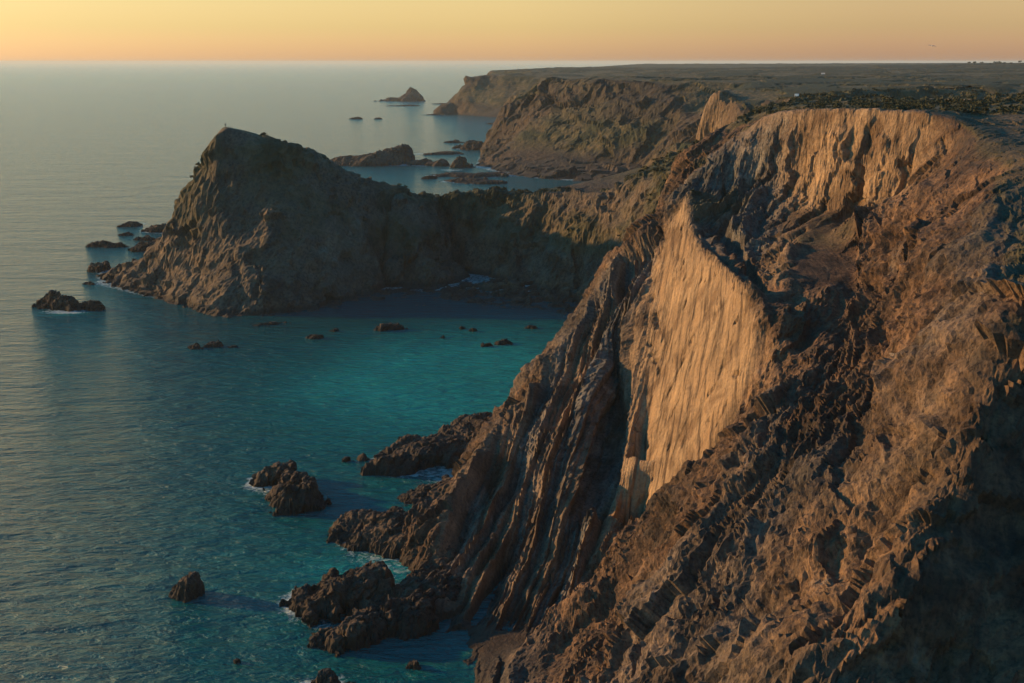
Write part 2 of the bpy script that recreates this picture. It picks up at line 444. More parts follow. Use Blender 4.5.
def ramp(nt, fac, stops):
    r = nd(nt, 'ShaderNodeValToRGB'); c = r.color_ramp
    c.elements[0].position, c.elements[0].color = stops[0][0], (*stops[0][1], 1)
    c.elements[1].position, c.elements[1].color = stops[-1][0], (*stops[-1][1], 1)
    for p, col in stops[1:-1]:
        e = c.elements.new(p); e.color = (*col, 1)
    nt.links.new(fac, r.inputs[0])
    return r.outputs[0]

def mixc(nt, fac, a, b, mode='MIX'):
    n = nd(nt, 'ShaderNodeMix', data_type='RGBA', blend_type=mode)
    for s, v in ((0, fac), (6, a), (7, b)):
        if hasattr(v, 'is_linked') or hasattr(v, 'links'): nt.links.new(v, n.inputs[s])
        elif s == 0: n.inputs[0].default_value = v
        else: n.inputs[s].default_value = (*v, 1)
    return n.outputs[2]

def math_(nt, op, a, b=None, clamp=False):
    n = nd(nt, 'ShaderNodeMath', operation=op); n.use_clamp = clamp
    for i, v in enumerate((a, b)):
        if v is None: continue
        if hasattr(v, 'links'): nt.links.new(v, n.inputs[i])
        else: n.inputs[i].default_value = v
    return n.outputs[0]

def attr(nt, name):
    a = nd(nt, 'ShaderNodeAttribute'); a.attribute_name = name
    return a.outputs['Fac']

def rock_material(name, cols, fine=1.0, bed_amt=1.0, bump=1.0, slabcols=None):
    m, nt, b = new_mat(name)
    tc = nd(nt, 'ShaderNodeNewGeometry').outputs['Position']
    dot = nd(nt, 'ShaderNodeVectorMath', operation='DOT_PRODUCT'); nt.links.new(tc, dot.inputs[0]); dot.inputs[1].default_value = BED
    dot2 = nd(nt, 'ShaderNodeVectorMath', operation='DOT_PRODUCT'); nt.links.new(tc, dot2.inputs[0]); dot2.inputs[1].default_value = (-0.15, 0.9, 0.4)
    wob = noise_node(nt, tc, 0.06, 3)
    w = math_(nt, 'ADD', dot.outputs['Value'], math_(nt, 'MULTIPLY', wob, 5.0))
    comb = nd(nt, 'ShaderNodeCombineXYZ')
    nt.links.new(w, comb.inputs[0]); nt.links.new(math_(nt, 'MULTIPLY', dot2.outputs['Value'], 0.08), comb.inputs[1])
    bands = noise_node(nt, comb.outputs[0], 0.8 * fine, 5, 0.6)
    big = noise_node(nt, tc, 0.035 * fine, 4, 0.6)
    med = noise_node(nt, tc, 0.35 * fine, 6, 0.65)
    small = noise_node(nt, tc, 1.6 * fine, 5, 0.7)
    fac = math_(nt, 'ADD', math_(nt, 'MULTIPLY', bands, 0.5 * bed_amt), math_(nt, 'ADD', math_(nt, 'MULTIPLY', big, 0.45), math_(nt, 'MULTIPLY', med, 0.3)))
    fac = math_(nt, 'MULTIPLY', fac, 1.0 / (0.5 * bed_amt + 0.75))
    col = ramp(nt, fac, cols)
    col = mixc(nt, attr(nt, 'slate_shade'), col, ramp(nt, fac, [(.34, (.030, .030, .029)), (.48, (.085, .082, .074)), (.62, (.19, .178, .152))]))
    # paler bare bedding face; also sunlit tone painted on fins and far peak
    sc = slabcols or ((0.21, 0.14, 0.080), (0.36, 0.255, 0.150))
    slabc = ramp(nt, bands, [(0.3, sc[0]), (0.7, sc[1])])
    col = mixc(nt, attr(nt, 'bare_lit'), col, slabc)
    dsn = nd(nt, 'ShaderNodeVectorMath', operation='DOT_PRODUCT'); nt.links.new(tc, dsn.inputs[0]); dsn.inputs[1].default_value = (0.96, -0.25, 0)
    dtn = nd(nt, 'ShaderNodeVectorMath', operation='DOT_PRODUCT'); nt.links.new(tc, dtn.inputs[0]); dtn.inputs[1].default_value = (0.012, 0.04, 0.018)
    cb2 = nd(nt, 'ShaderNodeCombineXYZ'); nt.links.new(math_(nt, 'ADD', dsn.outputs['Value'], math_(nt, 'MULTIPLY', wob, 3.0)), cb2.inputs[0]); nt.links.new(dtn.outputs['Value'], cb2.inputs[1])
    lines = noise_node(nt, cb2.outputs[0], 1.25, 5, 0.65)
    lc = ramp(nt, lines, [(0.38, (0.30, 0.28, 0.28)), (0.455, (0.85, 0.85, 0.85)), (0.6, (1.12, 1.08, 1.03))])
    col = mixc(nt, attr(nt, 'bare_lit'), col, mixc(nt, 1.0, col, lc, 'MULTIPLY'))
    # speckle
    spk = ramp(nt, small, [(0.38, (0.42, 0.42, 0.43)), (0.49, (1, 1, 1)), (0.62, (1.4, 1.34, 1.25))])
    col = mixc(nt, math_(nt, 'SUBTRACT', 0.8, math_(nt, 'MULTIPLY', attr(nt, 'bare_lit'), 0.45)), col, spk, 'MULTIPLY')
    stain = ramp(nt, noise_node(nt, tc, 0.11 * fine, 5, 0.62, 0.6), [(0.38, (0.62, 0.58, 0.55)), (0.50, (1, 1, 1)), (0.64, (1.18, 1.14, 1.08))])
    col = mixc(nt, 1.0, col, stain, 'MULTIPLY')
    # scrub and grass
    gn = noise_node(nt, tc, 0.22, 5, 0.7)
    veg = ramp(nt, gn, [(0.38, (0.030, 0.034, 0.017)), (0.50, (0.078, 0.070, 0.033)), (0.62, (0.125, 0.095, 0.05))])
    vf = math_(nt, 'MULTIPLY', attr(nt, 'veg'), math_(nt, 'MULTIPLY', math_(nt, 'SUBTRACT', math_(nt, 'ADD', med, attr(nt, 'veg')), 0.7), 4.0, True), True)
    col = mixc(nt, vf, col, veg)
    # scrub clumps
    col = mixc(nt, attr(nt, 'bush'), col, ramp(nt, small, [(0.3, (0.016, 0.022, 0.012)), (0.7, (0.045, 0.05, 0.022))]))
    # black tidal zone
    sep = nd(nt, 'ShaderNodeSeparateXYZ'); nt.links.new(tc, sep.inputs[0])
    tide = math_(nt, 'SUBTRACT', 1.0, math_(nt, 'DIVIDE', math_(nt, 'SUBTRACT', sep.outputs[2], math_(nt, 'MULTIPLY', med, 2.0)), 1.8, True), True)
    col = mixc(nt, math_(nt, 'MULTIPLY', tide, 0.75), col, (0.022, 0.019, 0.016))
    nt.links.new(col, b.inputs['Base Color'])
    b.inputs['Roughness'].default_value = 0.88
    b.inputs['Specular IOR Level'].default_value = 0.25
    hgt = math_(nt, 'ADD', math_(nt, 'ADD', math_(nt, 'MULTIPLY', bands, 0.5 * bed_amt), math_(nt, 'MULTIPLY', math_(nt, 'MULTIPLY', lines, attr(nt, 'bare_lit')), 1.4)), math_(nt, 'ADD', math_(nt, 'MULTIPLY', med, 1.0), math_(nt, 'MULTIPLY', small, 0.45)))
    bp = nd(nt, 'ShaderNodeBump'); bp.inputs['Strength'].default_value = 1.0; bp.inputs['Distance'].default_value = 0.9 * bump / fine
    nt.links.new(hgt, bp.inputs['Height']); nt.links.new(bp.outputs[0], b.inputs['Normal'])
    return m

M_CLIFF = rock_material('cliff_rock', bed_amt=0.6, cols= [(0.34, (0.022, 0.020, 0.019)), (0.43, (0.050, 0.036, 0.026)), (0.50, (0.098, 0.060, 0.036)), (0.57, (0.18, 0.105, 0.058)), (0.66, (0.17, 0.15, 0.125))])
M_HEAD = rock_material('headland_rock', [(0.34, (0.04, 0.037, 0.032)), (0.45, (0.085, 0.070, 0.054)), (0.55, (0.145, 0.105, 0.070)), (0.66, (0.21, 0.165, 0.12))], fine=0.6, bed_amt=0.6)
M_FAR = rock_material('coast_rock', [(0.32, (0.022, 0.022, 0.020)), (0.45, (0.038, 0.034, 0.027)), (0.56, (0.068, 0.050, 0.035)), (0.70, (0.115, 0.085, 0.06))], fine=0.25, bed_amt=0.5)
M_SEAROCK = rock_material('sea_rock', [(0.30, (0.018, 0.016, 0.015)), (0.45, (0.045, 0.035, 0.028)), (0.58, (0.095, 0.063, 0.041)), (0.70, (0.17, 0.125, 0.09))], fine=1.3, bed_amt=0.6, bump=0.6)

# ------------------------------------------------------------------ terrain tiles
FIN_POLY = [p[:2] for p in CREST[1:]] + [P(470, 625, z=0)[:2], P(540, 640, z=0)[:2], P(590, 600, z=0)[:2]] + [p[:2] for p in SL_L[::-1]]
SLAB_POLY = [p[:2] for p in SL_L] + [p[:2] for p in SL_R[::-1]]
FACE_POLY = [P(760, 108, Y=296)[:2], P(942, 108, Y=256)[:2], P(942, 150, Y=236)[:2], P(905, 215, Y=238)[:2], P(850, 235, Y=246)[:2], P(825, 300, Y=220)[:2], P(765, 400, Y=182)[:2], P(765, 260, Y=245)[:2], P(765, 190, Y=280)[:2]]
WALL_POLY = [p[:2] for p in (P(683, 190, Y=294), P(722, 140, Y=300), P(790, 108, Y=286), P(792, 190, Y=274), P(770, 270, Y=240), P(740, 275, Y=245), P(700, 245, Y=262))]
RIB_POLY = [p[:2] for p in (P(900, 430, Y=148), P(985, 385, Y=130), P(930, 520, Y=113), P(800, 683, Y=104), P(725, 700, Y=110), P(745, 640, Y=122), P(820, 540, Y=133))]

def detail(X, Y, Z, res, zone, rot=None):
    """returns displaced coordinates and material attributes for a tile"""
    ny, nx = X.shape
    if rot:
        gv, gu = np.gradient(blur_aniso(Z, 1.6 / res[0], 1.6 / res[1]), res[0], res[1])
        gx = rot[0] * gu + rot[1] * gv; gy = -rot[1] * gu + rot[0] * gv
        r0_, r1_ = res; blur = lambda a, s: blur_aniso(a, s / r0_, s / r1_)
        res = 1.0
    else:
        blur = globals()['blur']
        gy, gx = np.gradient(blur(Z, max(1.0, 1.6 / res)), res)
    nl = np.sqrt(gx ** 2 + gy ** 2 + 1)
    N = np.stack([-gx / nl, -gy / nl, 1 / nl], -1)
    steep = sstep(0.25, 0.9, np.sqrt(gx ** 2 + gy ** 2))
    land = sstep(-2.5, 2.5, Z)
    w = X * BED.x + Y * BED.y + Z * BED.z
    t = -0.15 * X + 0.9 * Y + 0.4 * Z
    d = np.zeros_like(X); slate_shade = np.zeros_like(X)
    if zone == 'near':
        FX = np.array([p[0] for p in FIN])[::-1]; FY = np.array([p[1] for p in FIN])[::-1]
        _o = np.argsort(FX); FX = FX[_o]; FY = FY[_o]
        finm = blur(inpoly(X, Y, FIN_POLY).astype(float), 1.2 / res)
        slabm = blur(inpoly(X, Y, SLAB_POLY).astype(float), 1.0 / res)
        facem = blur(inpoly(X, Y, FACE_POLY).astype(float), 3.0 / res)
        rest = np.clip(1 - finm - slabm, 0, 1)
        nb = sstep(.04, .40, blur(inpoly(X, Y, SLAB_POLY).astype(float), 5.5 / res)) * (Y < 200)
        nb = blur(nb, 1.5 / res)
        s = 0.96 * X - 0.25 * Y
        wv = s + 1.6 * fbm(X * .035, Y * .035, Z * .035, 2)
        tl = 0.25 * X + 0.96 * Y
        # fins: outcropping beds standing proud
        def saw(u):
            f = u - np.floor(u)
            return np.where(f < 0.72, f / 0.72, (1 - f) / 0.28)
        jag = fbm(X * .2, Y * .2, Z * .3, 3)
        n1 = saw(wv / 6.5 + 0.35 * pnoise(wv * .1, tl * .015, 0) + .2)
        n2 = saw(wv / 2.3 + 0.5 * pnoise(wv * .3, tl * .03, 3) + .1 * jag)
        n3 = saw(wv / 0.95 + 0.6 * pnoise(wv * .6, tl * .06, 8) + .15 * jag)
        l1 = layers(wv / 5.2, tl / 30, .15, 1); l2 = layers(wv / 2.1, tl / 17, .2, 2); l3 = layers(wv / .85 + .1 * jag, tl / 8, .35, 3)
        ribs = 5.0 * (l1 - .5) + 3.0 * (l2 - .5) + 1.3 * (l3 - .5)
        d += finm * (ribs + 0.2 * jag)
        # slab: fine bedding lines and a few broken steps
        sv = wv - .9 * (s - wv)
        sl = 0.8 * pnoise(wv * .12, tl * .03, 2) + .5 * (layers(sv / 2.9, tl / 40, .1, 5) - .5) + .14 * (layers(sv / 1.3, tl / 25, .25, 6) - .5) + .15 * cells(sv * .5, tl * .08, 0)
        crk = sstep(.82, .95, ridged(X * .07 + 3, Y * .07, Z * .07, 3) / 1.75)
        d += slabm * (sl - 0.9 * crk + .12 * jag)
        # everywhere else: gullies down the slope, strata ledges, broken rock
        qx = X + 8 * fbm(X * .025, Y * .025, Z * .025, 3); qy = Y + 8 * fbm(X * .025 + 9, Y * .025, Z * .025, 3)
        # gullies run down and to the left: rotate the plan a little
        ga = .68 * qx + .73 * qy; gb = -.73 * qx + .68 * qy
        gul = rg(ga * .012, gb * .05, Z * .004, 3, .5)
        gul2 = rg(ga * .035 + 4, gb * .16, Z * .02, 4, .55)
        jx = X + 1.2 * fbm(X * .15, Y * .15, Z * .15, 3); jy = Y + 1.2 * fbm(X * .15 + 7, Y * .15, Z * .15, 3)
        ws = w + .6 * jag
        c1 = cells(gb * .17 + jag * .25, ga * .06 + jag * .1, Z * .05, 1.0)
        c2 = cells(gb * .45 + jag * .3, ga * .17, Z * .16, 1.0)
        c3 = cells(gb * 1.15 + jag * .4, ga * .5, Z * .5, 1.0)
        lump = fbm(X * .03 + 5, Y * .03, Z * .04, 3, .5)
        rough = rg(X * .3, Y * .3, Z * .3, 4, .6)
        ledm = sstep(-.1, .4, fbm(X * .03 + 11, Y * .03, Z * .03, 3))
        led = saw((w + 2.5 * fbm(X * .05, Y * .05, Z * .05, 4)) / 2.4) - .5
        oth = 3.2 * gul + 1.6 * gul2 + 1.5 * lump + 1.7 * c1 + .50 * c2 + .28 * c3 + .12 * cells(gb * 2.4, ga * 1.2, Z * 1.2) + .35 * rough + steep * ledm * .25 * led
        pl = 0.25 * fbm(X * .12, Y * .12, 0, 4) + .4 * fbm(X * .03, Y * .03, 0, 3)
        rightm = sstep(272, 255, Y) * sstep(62, 72, X)
        steep2 = np.maximum(sstep(0.18, 0.55, np.sqrt(gx ** 2 + gy ** 2)), .75 * rightm)
        # fluted bare face under the plateau rim
        q = (X - 70) * .6 - (Y - 290) * .8 + 1.5 * jag
        fl = layers(q / 7.0 + .12 * jag, Z / 28, .1, 7) - .5; fl2 = layers(q / 2.6 + .1 * jag, Z / 12, .2, 8) - .5
        rimk = sstep(77, 71, Z)
        face = (.3 + .7 * rimk) * (3.2 * fl + .8 * fl2) + .2 * rough + rimk * (.8 * lump + 1.8 * cells(q * .12, Z * .06, 0) + .2 * c2)
        oth = oth * (.3 + .7 * sstep(75, 66, Z)) * (1 - .5 * sstep(60, 66, Z))
        dark = sstep(0, 3, (Y - np.interp(X, FX, FY)) * -1) * (X > 38)
        ribm = blur(inpoly(X, Y, RIB_POLY).astype(float), 3.0 / res)
        oth = oth * (1 - .25 * ribm) + ribm * (1 - dark) * (1.1 * rg(gb * .16 + .3 * jag, ga * .02, 3, 3) + .5 * rg(gb * .55, ga * .06, 5, 3))
        om = oth * (1 - facem) * (1 - .6 * dark) + face * facem
        d += rest * ((steep2 * om + (1 - steep2) * pl) * (1 - .8 * nb) - 2.6 * nb) - finm * .9 * nb
        d += finm * (.3 * c2 + .3 * c3)
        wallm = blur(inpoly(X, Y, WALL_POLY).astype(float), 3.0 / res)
        slate_shade = np.clip(.95 * finm * (1 - .8 * sstep(.45, .75, layers(wv / 5.2, tl / 30, .15, 21))) + .9 * wallm + rest * (1 - facem) * sstep(.0, .5, fbm(gb * .04, ga * .02, Z * .03 + 3, 4)) * .45, 0, 1)  # fin beds get their grey-blue shade as colour; wall and slope patches grey rock
        # the tip and crest line stay put
        bare_lit = np.clip(slabm + facem * steep * (0.75) * (1 - wallm) + finm * .5 * (1 - slate_shade) + ribm * .2 * (1 - slate_shade), 0, 1)  # remaining fin beds get their sunlit gold as paler colour
        veg = np.clip((1 - steep) * 1.3 * rest, 0, 1) * (1 - facem * steep)
        veg = np.maximum(veg, rest * (1 - facem) * sstep(-.1, .5, fbm(X * .05, Y * .05, Z * .05 + 7, 4)) * sstep(1.5, .7, np.sqrt(gx ** 2 + gy ** 2)) * .8)
        veg *= sstep(50, 62, Z + 5 * lump) * (1 - .45 * rightm)
        bn = fbm(X * .16 + 3, Y * .16, Z * .16, 4, .55)
        bush = sstep(.18, .34, bn) * sstep(.35, .75, veg)
        d += bush * .45
    elif zone == 'mid':
        lump = fbm(X * .02, Y * .02, Z * .03, 3)
        jag = fbm(X * .06, Y * .06, Z * .06, 3)
        gul = rg(X * .05 + .6 * lump, Y * .018, Z * .012, 4, .55)
        rough = rg(X * .12, Y * .12, Z * .12, 4, .6)
        c1 = cells(w * .06 + .4 * jag, Y * .05 + .3 * jag, Z * .06); c2 = cells(w * .16 + .3 * jag, Y * .12 + .3 * jag, Z * .13); c3 = cells(w * .42, Y * .3, Z * .3 + .2 * jag)
        top = sstep(64, 54, Z)
        d += steep * top * (1.4 * gul + .7 * rough + 1.2 * lump + 1.8 * c1 + 1.1 * c2 + .5 * c3) + (1 - steep) * (.7 * fbm(X * .06, Y * .06, 0, 4) + (2.2 * c2 + 1.4 * c3) * sstep(12, 4, Z))
        bx, by, _ = P(505, 291, z=0)
        bare_lit = .9 * np.exp(-((X - bx) / 14) ** 2 - ((Y - by) / 7) ** 2)
        veg = np.clip(1.25 - steep * .75 + .8 * fbm(X * .03, Y * .03, Z * .04, 4), 0, 1) * sstep(6, 22, Z + 6 * lump)
        bn = fbm(X * .11 + 3, Y * .09, Z * .09, 4, .6)
        bush = sstep(.10, .22, bn) * sstep(.5, .9, veg)
        d += bush * 1.2
    else:
        lump = fbm(X * .005, Y * .005, Z * .01, 3)
        jag = fbm(X * .02, Y * .02, Z * .02, 3)
        gul = rg(X * .013 + .5 * lump, Y * .006, Z * .003, 4, .55)
        c1 = cells(X * .018 + .4 * jag, Y * .015 + .3 * jag, Z * .02); c2 = cells(w * .045 + .4 * jag, Y * .035, Z * .045); c3 = cells(w * .11, Y * .08, Z * .1 + .3 * jag)
        c4 = cells(w * .3, Y * .2, Z * .25 + .3 * jag)
        gul2 = rg(X * .05 + .5 * lump, Y * .02, Z * .01, 4, .6)
        d += steep * (.3 + .7 * sstep(76, 62, Z)) * (.7 * c4 + 1.3 * gul2 + 5 * gul + 3 * lump + 6 * c1 + 3.5 * c2 + 1.4 * c3) + (1 - steep) * ((1.6 * fbm(X * .01, Y * .01, 0, 5)) * sstep(20, 60, Z) + (3 * c2 + 2 * c3) * sstep(14, 5, Z) * sstep(1200, 1000, Y))
        bx, by, _ = P(712, 110, Y=838)
        pk = np.exp(-((X - bx) / 22) ** 4 - ((Y - by) / 40) ** 4)
        bx, by, _ = P(665, 160, Y=800)
        bare_lit = np.clip(.75 * pk + .35 * np.exp(-((X - bx) / 30) ** 4 - ((Y - by) / 30) ** 4), 0, 1)  # peak's sunlit orange put into the colour; second patch is reddish rock
        d = d * (1 - .6 * pk)
        veg = np.clip(1.35 - steep * 1.2 + .9 * fbm(X * .01, Y * .01, Z * .02, 4), 0, 1) * sstep(6, 25, Z)
        bn = fbm(X * .02 + 3, Y * .02, Z * .02, 4, .55)
        bush = sstep(.05, .22, bn) * sstep(.6, .95, veg)
        d += bush * 1.5
    d = d * (0.25 + 0.75 * land)
    Pn = np.stack([X, Y, Z], -1) + N * d[..., None]
    return Pn, {'bare_lit': bare_lit, 'veg': veg, 'bush': bush, 'slate_shade': slate_shade}

def strike_tile(name, x0, x1, y0, y1, du, dv, mat, smooth):
    """tile whose rows run along the strike of the beds, so that thin beds stay crisp"""
    global TV
    c, s = 0.9677, 0.2520
    cor = [(c * x - s * y, s * x + c * y) for x in (x0, x1) for y in (y0, y1)]
    us = np.arange(min(a[0] for a in cor), max(a[0] for a in cor), du); vs = np.arange(min(a[1] for a in cor), max(a[1] for a in cor), dv)
    keepTV = TV
    TV = np.stack([c * TV[:, 0] - s * TV[:, 1], s * TV[:, 0] + c * TV[:, 1]], -1)
    Z = raster(us, vs)
    TV = keepTV
    Z = blur_aniso(Z, smooth / dv, smooth / du)
    U, V = np.meshgrid(us, vs)
    X = c * U + s * V; Y = -s * U + c * V
    keepm = blur_aniso(np.maximum(inpoly(X, Y, SLAB_POLY), np.maximum(inpoly(X, Y, FIN_POLY), inpoly(X, Y, FACE_POLY))).astype(float), 2 / dv, 2 / du)
    Z = Z * keepm + blur_aniso(Z, 1.6 / dv, 1.6 / du) * (1 - keepm)
    co, at = detail(X, Y, Z, (dv, du), 'near', rot=(c, s))
    ny, nx = X.shape
    z = co[..., 2]
    mx = np.maximum(np.maximum(z[:-1, :-1], z[1:, :-1]), np.maximum(z[:-1, 1:], z[1:, 1:]))
    Xc, Yc = X[:-1, :-1], Y[:-1, :-1]
    keep = (mx > -2.5) & (Xc > x0) & (Xc < x1) & (Yc > y0) & (Yc < y1)
    at = {k: v.ravel() for k, v in at.items()}
    co2, f, at = compact(co.reshape(-1, 3), grid_faces(ny, nx, keep), at)
    o = mesh_from(name, co2, f, mat, at, smooth=False)
    o['kind'] = 'structure'
    TV_[name] = (co2, at)
    xs = np.arange(x0, x1, 1.0); ys = np.arange(y0, y1, 1.0)
    return o, (xs, ys, blur(raster(xs, ys), .8))

def blur_aniso(a, sy, sx):
    def one(a, s, ax):
        if s < .3: return a
        r = int(math.ceil(s * 2.5)); k = np.exp(-0.5 * (np.arange(-r, r + 1) / s) ** 2); k /= k.sum()
        p = [(0, 0), (0, 0)]; p[ax] = (r, r)
        b = np.pad(a, p, mode='edge')
        return sum(k[i] * (b[i:i + a.shape[0]] if ax == 0 else b[:, i:i + a.shape[1]]) for i in range(2 * r + 1))
    return one(one(a, sy, 0), sx, 1)

def tile(name, x0, x1, y0, y1, res, zone, mat, smooth=1.2, flat=False):
    pad = int(math.ceil(6 / res)) + 4
    xs = np.arange(x0 - pad * res, x1 + (pad + .5) * res, res); ys = np.arange(y0 - pad * res, y1 + (pad + .5) * res, res)
    Z = blur(raster(xs, ys), smooth / res)
    X, Y = np.meshgrid(xs, ys)
    co, at = detail(X, Y, Z, res, zone)
    sl = (slice(pad - 1, -pad + 1), slice(pad - 1, -pad + 1))
    co = co[sl]; at = {k: v[sl].ravel() for k, v in at.items()}
    ny, nx = co.shape[:2]
    z = co[..., 2]
    mx = np.maximum(np.maximum(z[:-1, :-1], z[1:, :-1]), np.maximum(z[:-1, 1:], z[1:, 1:]))
    keep = mx > -2.5
    co2, f, at = compact(co.reshape(-1, 3), grid_faces(ny, nx, keep), at)
    o = mesh_from(name, co2, f, mat, at, smooth=not flat)
    o['kind'] = 'structure'
    TV_[name] = (co2, at)
    return o, (xs, ys, Z)

T = {}; TV_ = {}
o, T['near'] = strike_tile('cliff_terrain', -34, 152, 62, 385.5, 0.23, 0.42, M_CLIFF, 0.8)
o, T['mid'] = tile('headland_terrain', -200, 290, 384, 760, 0.75, 'mid', M_HEAD, 1.0, True)
o, T['side'] = tile('plateau_terrain', 150, 520, 62, 384, 2.5, 'mid', M_HEAD, 3)
o, T['side2'] = tile('inland_terrain', 290, 900, 384, 760, 3.0, 'far', M_FAR, 4)
o, T['cove'] = tile('cove_terrain', -80, 460, 758, 1400, 1.7, 'far', M_FAR, 3, True)
o, T['farleft'] = tile('shore_terrain', 455, 1500, 758, 1404, 4.0, 'far', M_FAR, 4)
o, T['far'] = tile('coast_terrain', -260, 1500, 1396, 3600, 3.6, 'far', M_FAR, 4)
o, T['back'] = tile('distant_terrain', -160, 3000, 3600, 6000, 25, 'far', M_FAR, 20)

def ground(x, y):
    for k in ('near', 'mid', 'side', 'side2', 'cove', 'farleft', 'far', 'back'):
        xs, ys, Z = T[k]
        if xs[0] + 6 < x < xs[-1] - 6 and ys[0] + 6 < y < ys[-1] - 6:
            return float(Z[int(round((y - ys[0]) / (ys[1] - ys[0]))), int(round((x - xs[0]) / (xs[1] - xs[0])))])
    return 0.0

# ------------------------------------------------------------------ rocks in the sea
ROCKS = []
def main_island(keep, X, Y, B):
    """keep only the largest connected body of cells"""
    ny, nx = keep.shape
    lab = np.where(keep, np.arange(1, keep.size + 1).reshape(ny, nx), 0)
    while True:
        old = lab.copy()
        for ax in (0, 1):
            for dr in (1, -1):
                sh = np.roll(lab, dr, ax)
                if ax == 0: sh[0 if dr == 1 else -1, :] = 0
                else: sh[:, 0 if dr == 1 else -1] = 0
                lab = np.where(keep, np.maximum(lab, sh), 0)
        if (lab == old).all(): break
    ids, cnt = np.unique(lab[lab > 0], return_counts=True)
    return lab == ids[np.argmax(cnt)]
def sea_rock(name, label, bumps, cat='rock', group=None, res=None, seed=0, rough=1.0):
    """bumps: (px, py, half width in m, half depth in m, height, rotation in degrees, sharpness)"""
    B = []
    for b in bumps:
        x, y, _ = P(b[0], b[1], z=0)
        B.append((x, y, b[2] * 1.25, b[3] * 1.2) + ((b[4] * .8, b[5], b[6] + 2) if cat == 'reef' else tuple(b[4:])))
    m = max(max(b[2], b[3]) for b in B)
    res = res or max(0.16, m / 42)
    x0 = min(b[0] - 1.35 * max(b[2], b[3]) for b in B); x1 = max(b[0] + 1.35 * max(b[2], b[3]) for b in B)
    y0 = min(b[1] - 1.35 * max(b[2], b[3]) for b in B); y1 = max(b[1] + 1.35 * max(b[2], b[3]) for b in B)
    xs = np.arange(x0, x1, res); ys = np.arange(y0, y1, res)
    X, Y = np.meshgrid(xs, ys)
    hmax = max(b[4] for b in B)
    Z = np.full(X.shape, -4.0)
    sc = 1.0 / max(2.5, m)
    wx = X + .35 / sc * fbm(X * sc * 1.3 + seed, Y * sc * 1.3, seed * .7, 5, .6); wy = Y + .35 / sc * fbm(X * sc * 1.3 + seed + 40, Y * sc * 1.3, seed * .7, 5, .6)
    for (bx, by, rx, ry, h, rot, sh) in B:
        c, s = math.cos(math.radians(rot)), math.sin(math.radians(rot))
        u = (c * (wx - bx) + s * (wy - by)) / rx; v = (-s * (wx - bx) + c * (wy - by)) / ry
        r = np.sqrt(u * u + v * v)
        r = np.maximum(np.abs(u * .94 + v * .34), np.abs(v * .94 - u * .34)) * .45 + r * .62
        skew = 1 + .45 * u
        hh = (h + 2.0) * (1 - np.clip(r, 0, 1.6) ** sh) * np.clip(skew, .5, 1.5) - 2.0
        Z = np.maximum(Z, hh)
    Z = blur(Z, 1.0)
    gy, gx = np.gradient(blur(Z, 1.5), res); nl = np.sqrt(gx ** 2 + gy ** 2 + 1)
    N = np.stack([-gx / nl, -gy / nl, 1 / nl], -1)
    a = min(hmax + 1, m) * rough
    f1 = 1.1 / max(1.5, min(hmax + 1, m))
    led = (X * BED.x + Y * BED.y + Z * BED.z + a * .3 * fbm(X * f1, Y * f1, Z * f1, 3)) / (a * .32 + .3); led = led - np.floor(led) - .5
    jg = fbm(X * f1, Y * f1, Z * f1 + seed, 3)
    sa = .8 * X - .6 * Y; sb = .6 * X + .8 * Y
    d = a * (.10 * jg + .30 * (layers(sa * f1 * .9 + .3 * jg + seed, sb * f1 * .35, .2, seed) - .5) + .14 * (layers(sa * f1 * 2.6 + .3 * jg, sb * f1 * .9, .3, seed + 3) - .5)
             + .16 * cells(sa * f1 * .9 + .2 * jg, sb * f1 * .6 + seed, Z * f1 * .8) + .12 * cells(sa * f1 * 2.4 + .2 * jg, sb * f1 * 1.6 + seed, Z * f1 * 2) + .07 * cells(X * f1 * 6, Y * f1 * 6 + seed, Z * f1 * 5))
    co = np.stack([X, Y, Z], -1) + N * d[..., None]
    z = co[..., 2]
    mx = np.maximum(np.maximum(z[:-1, :-1], z[1:, :-1]), np.maximum(z[:-1, 1:], z[1:, 1:]))
    keep = mx > -0.9
    keep = main_island(keep, X[:-1, :-1], Y[:-1, :-1], B)
    cx = sum(b[0] for b in B) / len(B); cy = sum(b[1] for b in B) / len(B)
    co = co.reshape(-1, 3)
    ny, nx = X.shape
    c2, f, at = compact(co, grid_faces(ny, nx, keep), {'bare_lit': np.zeros(len(co))})
    c2 = c2 - np.array([cx, cy, 0])
    o = mesh_from(name, c2, f, M_SEAROCK, None, smooth=False)
    o.location = (cx, cy, 0)
    tag(o, label, cat, group)
    for b in B: ROCKS.append(b)
    return o

G1 = 'lone rocks in the open water'
G2 = 'rocks and reefs at the foot of the layered cliff'
G3 = 'low rocks off the headland tip'
G4 = 'small rocks breaking the turquoise bay'
G5 = 'far rocks and reefs beyond the headland'
sea_rock('sea_rock', 'long low brown rock with cyan foam on its near side, farthest left', [(50, 306, 6.5, 4.5, 5.0, 0, 3), (65, 308, 6.5, 4.5, 3.8, 0, 3), (82, 309, 7, 4, 3.2, -5, 3)], group=G1, seed=1)
sea_rock('sea_rock', 'small round brown boulder alone in open water at lower left', [(184, 597, 2.7, 2.4, 3.4, 0, 4)], group=G1, seed=2, rough=.7)
sea_rock('sea_rock', 'tall split brown rock standing alone, left of the big dark reefs', [(272, 482, 4.2, 4.6, 3.2, 0, 3.5), (286, 494, 4.0, 4.5, 4.0, 0, 3.5), (296, 506, 4.6, 5.6, 5.6, -30, 3)], group=G1, seed=3, rough=.8)
sea_rock('sea_rock', 'tiny dark rock awash near the bottom, below the round boulder', [(234, 662, 1.2, .8, .5, 0, 3)], group=G1, seed=4)
